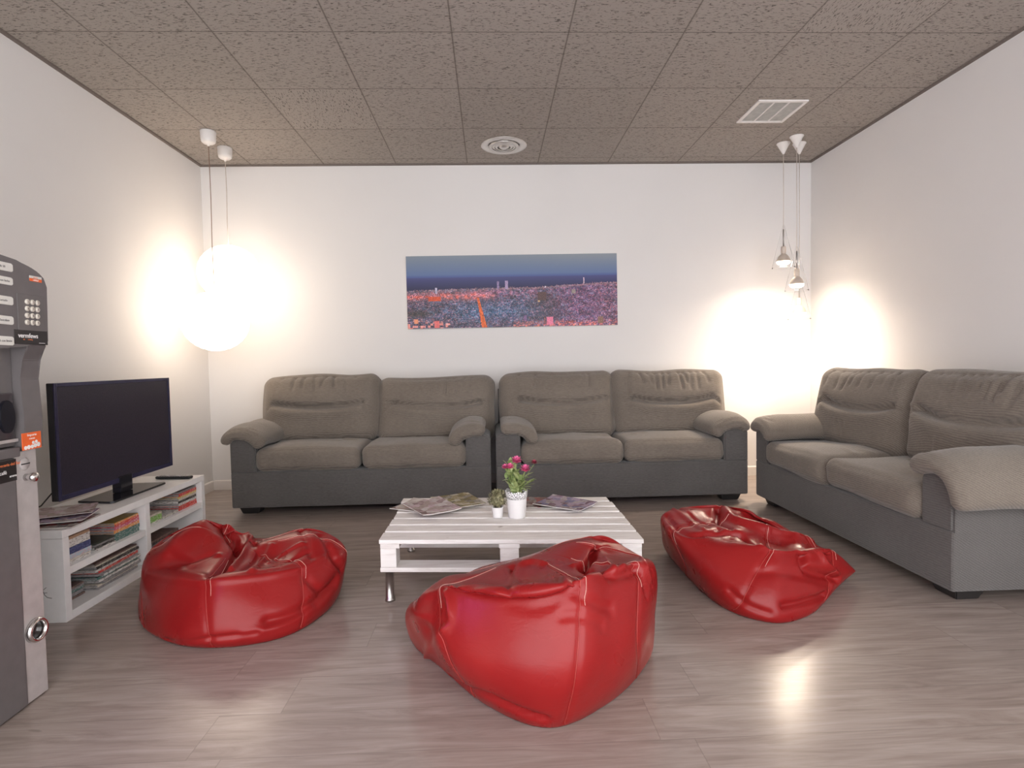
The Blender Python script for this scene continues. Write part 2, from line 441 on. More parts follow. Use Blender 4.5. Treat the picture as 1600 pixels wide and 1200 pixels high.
# ------------------------------------------------------------------ the room
XL, XR, YB, YF, H = -2.389, 2.814, 4.898, -1.2, 2.730
struct(box('floor', (XL - .1, YF, -.1), (XR + .1, YB + .1, 0), 'laminate_floor', bev=0))
struct(box('ceiling', (XL - .1, YF, H), (XR + .1, YB + .1, H + .1), 'ceiling_tiles', bev=0))
struct(box('wall_back', (XL - .1, YB, 0), (XR + .1, YB + .1, H), 'wall_paint', bev=0))
struct(box('wall_left', (XL - .1, YF, 0), (XL, YB, H), 'wall_paint', bev=0))
struct(box('wall_right', (XR, YF, 0), (XR + .1, YB, H), 'wall_paint', bev=0))
def skirt(name, axis, sign, at, lo, hi):
    p = [(0, 0), (.012, 0), (.012, .072), (.008, .080), (0, .082)]
    p = [(at + sign * u, v) for u, v in p]
    struct(prism(name, p, axis, lo, hi, 'skirting_paint'))
skirt('baseboard_back', 'x', -1, YB, XL + .012, XR - .012)
skirt('baseboard_left', 'y', 1, XL, YF, YB - .012)
skirt('baseboard_right', 'y', -1, XR, YF, YB - .012)
struct(box('trim_1', (XL, YB - .02, H - .012), (XR, YB, H), 'ceiling_trim', bev=0))
struct(box('trim_2', (XL, YF, H - .012), (XL + .02, YB - .02, H), 'ceiling_trim', bev=0))
struct(box('trim_3', (XR - .02, YF, H - .012), (XR, YB - .02, H), 'ceiling_trim', bev=0))

# ------------------------------------------------------------------ ceiling fittings
t = thing('air_diffuser', 'round silver air diffuser with concentric rings in the dark ceiling', 'air vent', (.137, 4.49, H))
lathe('outer_ring', [(.118, .0), (.176, -.0), (.180, -.004), (.176, -.008), (.150, -.012), (.120, -.006), (.118, 0)], 'aluminium', t, 48, cap=False)
lathe('backing', [(0, -.001), (.12, -.001), (.12, -.002), (0, -.002)], 'dark_void', t, 40, cap=False)
for r in (.100, .078, .056):
    lathe('ring', [(r, -.002), (r + .018, -.006), (r + .014, -.016), (r - .004, -.020), (r - .006, -.018), (r + .006, -.012), (r - .002, -.004), (r, -.002)], 'aluminium', t, 40, cap=False)
lathe('centre_cone', [(.044, -.004), (.040, -.016), (.024, -.026), (.010, -.030), (0, -.030)], 'aluminium', t, 32)
t = thing('ceiling_grille', 'square white framed ceiling grille with three grey mesh panels', 'air vent', (1.961, 3.902, H))
bm = bmesh.new()
for lo, hi in (((-.168, -.172, -.01), (.168, -.148, 0)), ((-.168, .148, -.01), (.168, .172, 0)), ((-.168, -.148, -.01), (-.146, .148, 0)), ((.146, -.148, -.01), (.168, .148, 0)),
               ((-.056, -.148, -.009), (-.045, .148, 0)), ((.045, -.148, -.009), (.056, .148, 0))): add_box(bm, lo, hi, .001)
from_bm('frame', bm, 'white_plastic', t)
for x0 in (-.146, -.045, .056):
    bm = bmesh.new(); add_box(bm, (x0, -.148, -.003), (x0 + .09, .148, -.001))
    for k in range(29): add_box(bm, (x0, -.145 + k * .01, -.006), (x0 + .09, -.1425 + k * .01, -.003))
    from_bm('mesh_panel', bm, 'grille_grey', t)

# ------------------------------------------------------------------ paper lanterns
def lantern(loc, z, label, cordm):
    t = thing('paper_lantern', label, 'pendant lamp', (loc[0], loc[1], H), 0, 'paper globe lamps in the left corner')
    lathe('canopy', [(0, 0), (.052, 0), (.053, -.004), (.050, -.06), (.046, -.076), (.034, -.086), (.012, -.090), (.006, -.104), (0, -.104)], 'white_plastic', t, 28)
    zc = z - H
    tube('cord', [(0, 0, -.10), (.002, 0, zc * .35), (-.003, 0, zc * .6), (.001, 0, zc + .19)], .0028, cordm, t, 6)
    R_, Rz, n = .226, .214, 132
    prof = []
    for k in range(n + 1):
        u = -PI / 2 + (PI) * (.055 + .89 * k / n)
        rib = .0035 * abs(math.sin(u * 15)) ** .6
        prof.append(((R_ + rib - .003) * math.cos(u), zc + (Rz + rib - .003) * math.sin(u)))
    lathe('paper_shade', prof, 'lit_paper', t, 56, cap=False)
    bm = bmesh.new(); add_tube(bm, [(.04 * math.cos(a_), .04 * math.sin(a_), zc + .208) for a_ in np.linspace(0, 2 * PI, 24, endpoint=False)], .0025, 6, True)
    add_tube(bm, [(-.04, 0, zc + .208), (.04, 0, zc + .208)], .002, 6)
    from_bm('wire_frame', bm, 'steel', t, smooth=True)
    return t
lantern((-1.985, 4.20), 1.378, 'lit white paper globe lantern, the lower and nearer of the two', 'cord_brown')
lantern((-2.010, 4.51), 1.772, 'lit white paper globe lantern, the higher one hung nearer the back wall', 'cord_white')

# ------------------------------------------------------------------ bulb pendants
def bulb_pendant(loc, z, label):
    """z: height of the lower rim of the glass cone"""
    t = thing('bulb_pendant', label, 'pendant lamp', (loc[0], loc[1], H), 0, 'glass cone pendants in the right corner')
    lathe('canopy', [(0, 0), (.050, 0), (.051, -.004), (.046, -.010), (.010, -.078), (.006, -.085), (0, -.085)], 'white_plastic', t, 28)
    zz = z - H
    tube('cord', [(0, 0, -.08), (.0015, 0, zz * .5), (0, 0, zz + .30)], .0024, 'cord_white', t, 6)
    tube('stem', [(0, 0, zz + .31), (0, 0, zz + .17)], .0055, 'steel', t, 8)
    lathe('socket', [(0, .175), (.016, .175), (.019, .165), (.019, .125), (.015, .115), (0, .115)], 'frosted_socket', t, 24, c=(0, 0, zz))
    lathe('bulb_cap', [(.015, .118), (.022, .112), (.040, .092), (.050, .068), (.0525, .055)], 'frosted_socket', t, 28, c=(0, 0, zz), cap=False)
    lathe('bulb', [(.051, .053), (.049, .044), (.038, .034), (.022, .028), (0, .026)], 'lit_bulb', t, 28, c=(0, 0, zz))
    lathe('glass_cone', [(.008, .345), (.030, .24), (.062, .11), (.084, .01), (.0855, .004), (.084, .003), (.0825, .01), (.0605, .11), (.0285, .24), (.006, .345)], 'clear_glass', t, 32, c=(0, 0, zz), cap=False)
    return t
bulb_pendant((2.352, 4.483), 1.745, 'clear glass cone pendant with lit bulb, highest and leftmost of three')
bulb_pendant((2.383, 4.343), 1.545, 'clear glass cone pendant with lit bulb, middle height of three, nearest')
bulb_pendant((2.482, 4.485), 1.335, 'clear glass cone pendant with lit bulb, lowest of three, nearest the corner')

# ------------------------------------------------------------------ printed city panorama on the back wall
def city_print():
    rng = np.random.default_rng(4)
    nx, ny = 420, 146
    W_, H_ = 1.797, .612
    xs = (np.arange(nx) + .5) / nx; ys = (np.arange(ny) + .5) / ny      # ys from the top
    X, Y = np.meshgrid(xs, ys)
    def lerp(a_, b_, f): return np.array(a_) + (np.array(b_) - np.array(a_)) * f[..., None]
    img = lerp((.42, .46, .50), (.30, .37, .52), np.clip(Y / .28, 0, 1))
    img = img + (np.exp(-((X - .9) / .35) ** 2) * (.3 - Y).clip(0, 1))[..., None] * np.array((.12, .08, .02))
    hor = .30
    sea = lerp((.24, .25, .42), (.13, .13, .26), np.clip((Y - hor) / .15, 0, 1))
    img = np.where((Y > hor)[..., None], sea, img)
    img = img + (np.clip((Y - hor + .04) / .04, 0, 1) * (Y < hor))[..., None] * np.array((-.06, -.08, -.05))
    coast = .475 - .025 * np.sin(X * 3) - .075 * np.clip((X - .62) / .38, 0, 1) + .006 * rng.standard_normal(nx)[None]
    # blocks of the city
    def blocky(bx, by, seed):
        r = np.random.default_rng(seed).random((ny // by + 2, nx // bx + 2)); return np.kron(r, np.ones((by, bx)))[:ny, :nx]
    pal = np.array([(.20, .20, .30), (.30, .28, .38), (.16, .20, .28), (.42, .38, .46), (.26, .18, .26), (.14, .17, .20), (.36, .42, .50), (.50, .34, .40)])
    c1 = pal[(blocky(3, 2, 1) * 8).astype(int) % 8]; c2 = pal[(blocky(2, 3, 2) * 8).astype(int) % 8]; c3 = pal[(blocky(5, 2, 3) * 8).astype(int) % 8]
    city = c1 * .4 + c2 * .35 + c3 * .25 + (rng.random((ny, nx, 1)) - .5) * .10
    city = city * (.72 + .5 * blocky(17, 5, 41) * .5 + .3 * blocky(9, 9, 42))[..., None]
    warm = (rng.random((ny, nx)) > .93)[..., None] * np.array((.34, .20, .16)); city = city + warm
    band = np.exp(-((Y - .56) / .05) ** 2) * np.clip((.44 - X) / .06, 0, 1)
    city = city * (1 - .55 * band[..., None]) + band[..., None] * (np.array((.66, .36, .36)) * (.30 + .70 * blocky(2, 2, 7))[..., None] + np.array((.20, .02, -.04)) * (blocky(6, 4, 31) > .7)[..., None])
    band2 = np.exp(-((Y - .52) / .06) ** 2) * (X > .30) * (X < .62)
    city += band2[..., None] * np.array((.22, .08, .10)) * blocky(3, 2, 9)[..., None]
    low = np.clip((Y - .90) / .08, 0, 1) * (X > .5)
    city += low[..., None] * np.array((.48, .15, .02)) * (blocky(3, 2, 12) * (blocky(6, 3, 14) > .3))[..., None] * 1.3
    low = np.clip((Y - .86) / .08, 0, 1) * (X < .2)
    city += low[..., None] * np.array((.50, .22, .12)) * (blocky(5, 4, 13) > .6)[..., None]
    green = np.exp(-((Y - .80) / .05) ** 2) * np.exp(-((X - .04) / .08) ** 2) + .6 * np.exp(-((Y - .62) / .10) ** 2) * np.exp(-((X - .65) / .05) ** 2) + .45 * np.exp(-((Y - .8) / .15) ** 2) * np.exp(-((X - .66) / .12) ** 2)
    city = city * (1 - .6 * green[..., None]) + green[..., None] * .6 * np.array((.16, .14, .10))
    city += (np.exp(-((X - .40) / .22) ** 2) * np.exp(-((Y - .78) / .13) ** 2))[..., None] * np.array((-.03, .06, .10)); city += (np.exp(-((X - .85) / .2) ** 2))[..., None] * np.array((.04, .0, .06))
    tint = np.clip((X - .55) / .4, 0, 1)[..., None] * np.array((.05, .01, -.02)); city += tint
    av = .335 + .028 * (Y - .6) / .4; wdt = .004 + .009 * np.clip((Y - .55) / .45, 0, 1)
    city = np.where(((np.abs(X - av) < wdt) & (Y > .58))[..., None], np.array((.95, .42, .20)) * (.55 + .45 * blocky(1, 3, 17))[..., None], city)
    img = np.where((Y > coast)[..., None], city, img)
    shore = (np.abs(Y - coast - .012) < .012) & ((X > .45) | (blocky(3, 2, 19) > .5))
    img = np.where(shore[..., None], img * .5 + .5 * np.array((.80, .62, .62)) * (.5 + .5 * blocky(3, 2, 21))[..., None], img)
    def block(x0, x1, y0, y1, c):
        m_ = (X > x0) & (X < x1) & (Y > y0) & (Y < y1); img[m_] = np.array(c) * (.8 + .4 * rng.random(m_.sum()))[:, None]
    block(.426, .436, .36, .47, (.48, .42, .55)); block(.465, .478, .355, .47, (.55, .48, .60))   # two towers by the sea
    block(.134, .142, .44, .52, (.62, .60, .68)); block(.838, .843, .33, .42, (.72, .62, .66)); block(.653, .66, .44, .46, (.7, .66, .7))
    block(.618, .628, .57, .66, (.70, .58, .42)); block(.62, .66, .52, .64, (.30, .22, .22)); block(.648, .652, .88, .98, (.5, .3, .3))
    block(.66, .69, .87, .98, (.82, .42, .52)); block(.78, .80, .49, .55, (.50, .46, .44)); block(.125, .15, .9, .99, (.80, .38, .38)); block(.03, .05, .87, .93, (.85, .5, .38))
    block(.55, .565, .84, .92, (.42, .32, .46)); block(.905, .93, .88, .97, (.45, .34, .30)); block(.10, .16, .56, .62, (.72, .28, .16))
    img = np.clip(img, .01, 1) ** 2.2
    img = np.clip(img * 1.45, 0, .9)
    gx = np.linspace(-W_ / 2, W_ / 2, nx + 1); gz = np.linspace(H_ / 2, -H_ / 2, ny + 1)
    V = np.array([(x, 0, z) for z in gz for x in gx])
    F = [(j * (nx + 1) + i, (j + 1) * (nx + 1) + i, (j + 1) * (nx + 1) + i + 1, j * (nx + 1) + i + 1) for j in range(ny) for i in range(nx)]
    return V, F, img.reshape(-1, 3), W_, H_
a = NB('printed_panorama'); at = a.n('ShaderNodeAttribute'); at.attribute_name = 'print'
a.set(Base_Color=at.outputs['Color'], Roughness=.5)
V, F, cols, W_, H_ = city_print()
t = thing('canvas_print', 'wide panoramic canvas print of a city by the sea at dusk', 'picture', (.199, YB, 1.647))
box('panel', (-W_ / 2, -.030, -H_ / 2), (W_ / 2, -.002, H_ / 2), 'white_plastic', t, bev=.0015)
o = mesh_np('printed_face', V, F, 'printed_panorama', t, smooth=False, loc=(0, -.0312, 0))
ca = o.data.color_attributes.new('print', 'FLOAT_COLOR', 'CORNER')
ca.data.foreach_set('color', np.repeat(np.c_[cols, np.ones(len(cols))], 4, axis=0).astype(np.float32).ravel())
t.rotation_euler = (0, math.radians(-.15), 0)
# ------------------------------------------------------------------ padded upholstery
def lattice(dx, dy, dz, r, step):
    """surface lattice of a box with corners rounded by r; returns vertices, quads and unit coordinates"""
    n = [max(2, int(round(d / step))) for d in (dx, dy, dz)]
    idx = {}; P = []; F = []
    def vid(i, j, k):
        key = (i, j, k)
        if key not in idx: idx[key] = len(P); P.append((2 * i / n[0] - 1, 2 * j / n[1] - 1, 2 * k / n[2] - 1))
        return idx[key]
    for i in range(n[0]):
        for j in range(n[1]):
            F.append((vid(i, j, 0), vid(i, j + 1, 0), vid(i + 1, j + 1, 0), vid(i + 1, j, 0)))
            F.append((vid(i, j, n[2]), vid(i + 1, j, n[2]), vid(i + 1, j + 1, n[2]), vid(i, j + 1, n[2])))
    for i in range(n[0]):
        for k in range(n[2]):
            F.append((vid(i, 0, k), vid(i + 1, 0, k), vid(i + 1, 0, k + 1), vid(i, 0, k + 1)))
            F.append((vid(i, n[1], k), vid(i, n[1], k + 1), vid(i + 1, n[1], k + 1), vid(i + 1, n[1], k)))
    for j in range(n[1]):
        for k in range(n[2]):
            F.append((vid(0, j, k), vid(0, j, k + 1), vid(0, j + 1, k + 1), vid(0, j + 1, k)))
            F.append((vid(n[0], j, k), vid(n[0], j + 1, k), vid(n[0], j + 1, k + 1), vid(n[0], j, k + 1)))
    U = np.array(P); h = np.array((dx, dy, dz)) / 2
    p = U * h; c = np.clip(p, -(h - r), h - r); v = p - c
    L = np.linalg.norm(v, axis=1, keepdims=True)
    p = np.where(L > 1e-9, c + v / np.maximum(L, 1e-9) * r, p)
    return p, F, U
def vnormals(P, F):
    F = np.array(F); n = np.cross(P[F[:, 2]] - P[F[:, 0]], P[F[:, 3]] - P[F[:, 1]])
    N = np.zeros_like(P)
    for k in range(4): np.add.at(N, F[:, k], n)
    return N / (np.linalg.norm(N, axis=1, keepdims=True) + 1e-12)
def lumps(P, seed, amp, freq=9):
    rg = np.random.default_rng(seed); d = np.zeros(len(P))
    for _ in range(7):
        k = rg.normal(size=3) * freq; d += np.sin(P @ k + rg.random() * 6.3)
    return d * amp / 2.6
def puff(P, U, a):
    f = lambda u: 1 - np.abs(u) ** 2.6
    Q = P.copy()
    Q[:, 0] += a[0] * U[:, 0] * f(U[:, 1]) * f(U[:, 2]); Q[:, 1] += a[1] * U[:, 1] * f(U[:, 0]) * f(U[:, 2]); Q[:, 2] += a[2] * U[:, 2] * f(U[:, 0]) * f(U[:, 1])
    return Q

def seat_cushion(parent, cx, w, seed):
    P, F, U = lattice(w, .66, .165, .055, .013)
    P = puff(P, U, (.004, .012, .016))
    P += vnormals(P, F) * lumps(P, seed, .006, 9)[:, None]
    rg = random.Random(seed); st = []
    for _ in range(4):                                   # sat-on dimples and soft wrinkles near the back
        x = rg.uniform(-.25, .25); y = rg.uniform(-.1, .12)
        st.append(dict(p=[(x, y, .085), (x + rg.uniform(.06, .14), y + rg.uniform(-.03, .03), .09)], w=.02, a=rg.choice((-.010, .006))))
    st.append(dict(p=[(-w / 2 + .03, -.335, -.060), (w / 2 - .03, -.335, -.060)], w=.010, a=-.004))
    P = apply_strokes(P, vnormals(P, F), st)
    return mesh_np('seat_cushion', P, F, 'sofa_fabric', parent, loc=(cx, .312, .388))

def back_cushion(parent, cx, seed, z=.684, tilt=13, yaw=0.0, sag=.022, w=.905, pleats=9, roll=0):
    P, F, U = lattice(w, .215, .53, .085, .0105)
    P = puff(P, U, (.006, .030, .010))
    # wider at the top than at the seat, top edge sagging a little between its corners
    P[:, 0] *= 1 + .012 * U[:, 2]
    P[:, 2] -= .010 * (1 - U[:, 0] ** 2) * np.clip(U[:, 2], 0, 1)
    P += vnormals(P, F) * lumps(P, seed, .008, 8)[:, None]
    rg = random.Random(seed); st = []
    fy = -.135
    x0, x1 = -.31 + rg.uniform(-.03, .03), .33 + rg.uniform(-.03, .05)
    z0 = .018 + rg.uniform(-.006, .006)
    crease = [(x0, fy, z0 + .012), (x0 * .6, fy - .01, z0 - sag * .5), (0, fy - .012, z0 - sag), (x1 * .6, fy - .01, z0 - sag * .7), (x1, fy, z0 + .008)]
    st += [dict(p=crease, w=.020, a=-.062), dict(p=[(a_, b_, c_ - .05) for a_, b_, c_ in crease], w=.05, a=.018), dict(p=[(a_, b_, c_ + .07) for a_, b_, c_ in crease], w=.07, a=.012)]
    for s in (-1, 1):                                    # small wrinkles fanning from the ends of the crease
        xe = x1 if s > 0 else x0
        for k in range(3):
            st.append(dict(p=[(xe + s * .01, fy + .01, z0 + .01), (xe + s * rg.uniform(.05, .10), fy + .02, z0 + rg.uniform(-.07, .05))], w=.010, a=rg.choice((-.012, -.010, .007))))
    for k in range(pleats):                              # gathers under the top edge
        x = -.33 + .66 * (k + rg.uniform(.1, .9)) / pleats; ln = rg.uniform(.05, .12); dx = rg.uniform(-.03, .03)
        st.append(dict(p=[(x, fy + .045, .235), (x + dx * .5, fy + .008, .205), (x + dx, fy, .205 - ln)], w=.0115, a=-rg.uniform(.008, .016)))
    for k in range(4):                                   # lower edge wrinkles
        x = rg.uniform(-.35, .35)
        st.append(dict(p=[(x, fy, -.20), (x + rg.uniform(-.05, .05), fy - .005, -.11)], w=.013, a=rg.choice((-.010, .006))))
    P = apply_strokes(P, vnormals(P, F), st)
    return mesh_np('back_cushion', P, F, 'sofa_fabric', parent, loc=(cx, .515, z), rot=(math.radians(-tilt), math.radians(roll), math.radians(yaw)))

def arm_pad(parent, path, seed, y0=-.035, L=.70, th=.088, droop=.012):
    """padded roll lying over the arm; path is the middle line of its cross-section (x, z), outer end first"""
    path = crom([(x, 0, z) for x, z in path], 60, False)
    seg = np.linalg.norm(np.diff(path, axis=0), axis=1); s = np.r_[0, np.cumsum(seg)]; W = s[-1]
    P, F, U = lattice(W, L, th, th * .46, .0115)
    P = puff(P, U, (0, .008, .014))
    q = (P[:, 0] / W + .5) * W
    qc = np.clip(q, 0, W); ex = q - qc
    bx = np.interp(qc, s, path[:, 0]); bz = np.interp(qc, s, path[:, 2])
    tx = np.interp(qc, s, np.gradient(path[:, 0], s)); tz = np.interp(qc, s, np.gradient(path[:, 2], s)); tl = np.hypot(tx, tz); tx /= tl; tz /= tl
    sg = 1 if path[-1, 0] > path[0, 0] else -1
    nx_, nz_ = -tz * sg, tx * sg
    Q = np.c_[bx + tx * ex + nx_ * P[:, 2], P[:, 1] + y0 + L / 2, bz + tz * ex + nz_ * P[:, 2]]
    if sg < 0: F = [f[::-1] for f in F]
    Q[:, 2] -= droop * np.clip(1 - (Q[:, 1] - y0) / .18, 0, 1) ** 2
    Q += vnormals(Q, F) * lumps(Q, seed, .004, 12)[:, None]
    rg = random.Random(seed); st = []
    for k in range(9):                                   # gathers along the bend above the lip
        f = int(len(path) * rg.uniform(.2, .8)); y = y0 + L * rg.uniform(.0, .9)
        a_, b_ = path[f], path[min(f + 7, 59)]
        st.append(dict(p=[(a_[0], y, a_[2] + th * .5), (b_[0], y + rg.uniform(-.02, .02), b_[2] + th * .5)], w=.011, a=-.009))
    Q = apply_strokes(Q, vnormals(Q, F), st)
    return mesh_np('arm_pad', Q, F, 'sofa_fabric', parent)

def sofa(label, loc, rot, seed, W=1.83, shift=0.0, gapw=.445, pads=None, backs=None, foot='sofa_foot'):
    t = thing('sofa', label, 'sofa', loc, rot, 'grey two-seat sofas')
    h = W / 2; RM = 'sofa_ribbed_fabric'
    box('base', (-h, .012, .052), (h, .80, .305), RM, t, bev=.014, seg=3)
    for s in (-1, 1):
        # arm body, its top rounded across
        prof = [(0, .30), (0, .50)] + [(.0875 - .0875 * math.cos(a_), .50 + .045 * math.sin(a_)) for a_ in np.linspace(.25, PI - .25, 9)] + [(.175, .50), (.175, .30)]
        prof = [((h - .175 + u) * 1 if s > 0 else -(h - .175 + u), v) for u, v in prof]
        bm = bmesh.new(); add_prism(bm, prof, 'y', .012, .80)
        bmesh.ops.bevel(bm, geom=[e for e in bm.edges if abs(e.verts[0].co.y - e.verts[1].co.y) < 1e-5], offset=.010, segments=2, affect='EDGES')
        from_bm('arm', bm, RM, t)
    bm = bmesh.new(); add_prism(bm, [(.63, .30), (.72, .80), (.745, .83), (.80, .83), (.83, .80), (.83, .30)], 'x', -h + .03, h - .03)
    bmesh.ops.bevel(bm, geom=list(bm.edges), offset=.012, segments=2, affect='EDGES')
    from_bm('backrest_frame', bm, RM, t)
    cw = (W - .35) / 2
    for s in (-1, 1): seat_cushion(t, s * cw / 2, cw - .004, seed + s)
    for s, kw in zip((-1, 1), backs or ({}, {})): back_cushion(t, s * gapw + shift, seed * 3 + s, **kw)
    for s, path in zip((-1, 1), pads): arm_pad(t, [(s * (h - .0875 + u), v) for u, v in path], seed * 7 + s)
    for sx in (-1, 1):
        for yy in (.05, .66):
            bm = bmesh.new(); x = sx * (h - .105)
            r = bmesh.ops.create_cube(bm, size=1)['verts']
            for v in r:
                k = 1 if v.co.z > 0 else .76
                v.co = Vector((x + v.co.x * .15 * k, yy + .07 + v.co.y * .13 * k, .0265 + v.co.z * .053))
            bmesh.ops.bevel(bm, geom=list(bm.edges), offset=.004, segments=2, affect='EDGES')
            from_bm('leg', bm, foot, t)
    return t
# cross-sections of the pads: (offset from the middle of the arm, outward positive; height)
OUT = [(.112, .505), (.098, .555), (.045, .585), (-.035, .580), (-.100, .545), (-.135, .490)]
FLUSH = [(.048, .560), (.010, .572), (-.060, .572), (-.130, .545), (-.165, .505), (-.180, .465)]
DRAPE = [(.150, .415), (.138, .490), (.095, .555), (.020, .585), (-.060, .575), (-.105, .545)]
CORNER = [(.060, .520), (.052, .555), (.020, .580), (-.060, .575), (-.125, .540), (-.160, .485)]
sofa('grey-brown fabric two-seat sofa on the left of the back wall, nearest the television', (-.925, 4.0, 0), 0, 11, W=1.82, shift=.042, pads=(OUT, FLUSH),
     backs=(dict(z=.702, yaw=1, roll=-.6, pleats=8), dict(z=.678, yaw=-1, roll=.4, pleats=10)))
sofa('grey-brown fabric two-seat sofa against the back wall, in the middle of the three', (.934, 4.0, 0), 0, 23, W=1.82, shift=.030, pads=(FLUSH, CORNER),
     backs=(dict(z=.690, yaw=1, pleats=6), dict(z=.684, yaw=-1, roll=-.3, pleats=11, sag=.028)))
sofa('grey-brown fabric two-seat sofa along the right wall, seen from its end', (1.878, 3.120, 0), -PI / 2, 37, W=1.745, shift=.055, gapw=.43, pads=(CORNER, DRAPE),
     backs=(dict(z=.690, yaw=2, pleats=8, sag=.03, w=.87), dict(z=.692, yaw=-1, pleats=12, sag=.03, w=.87)))

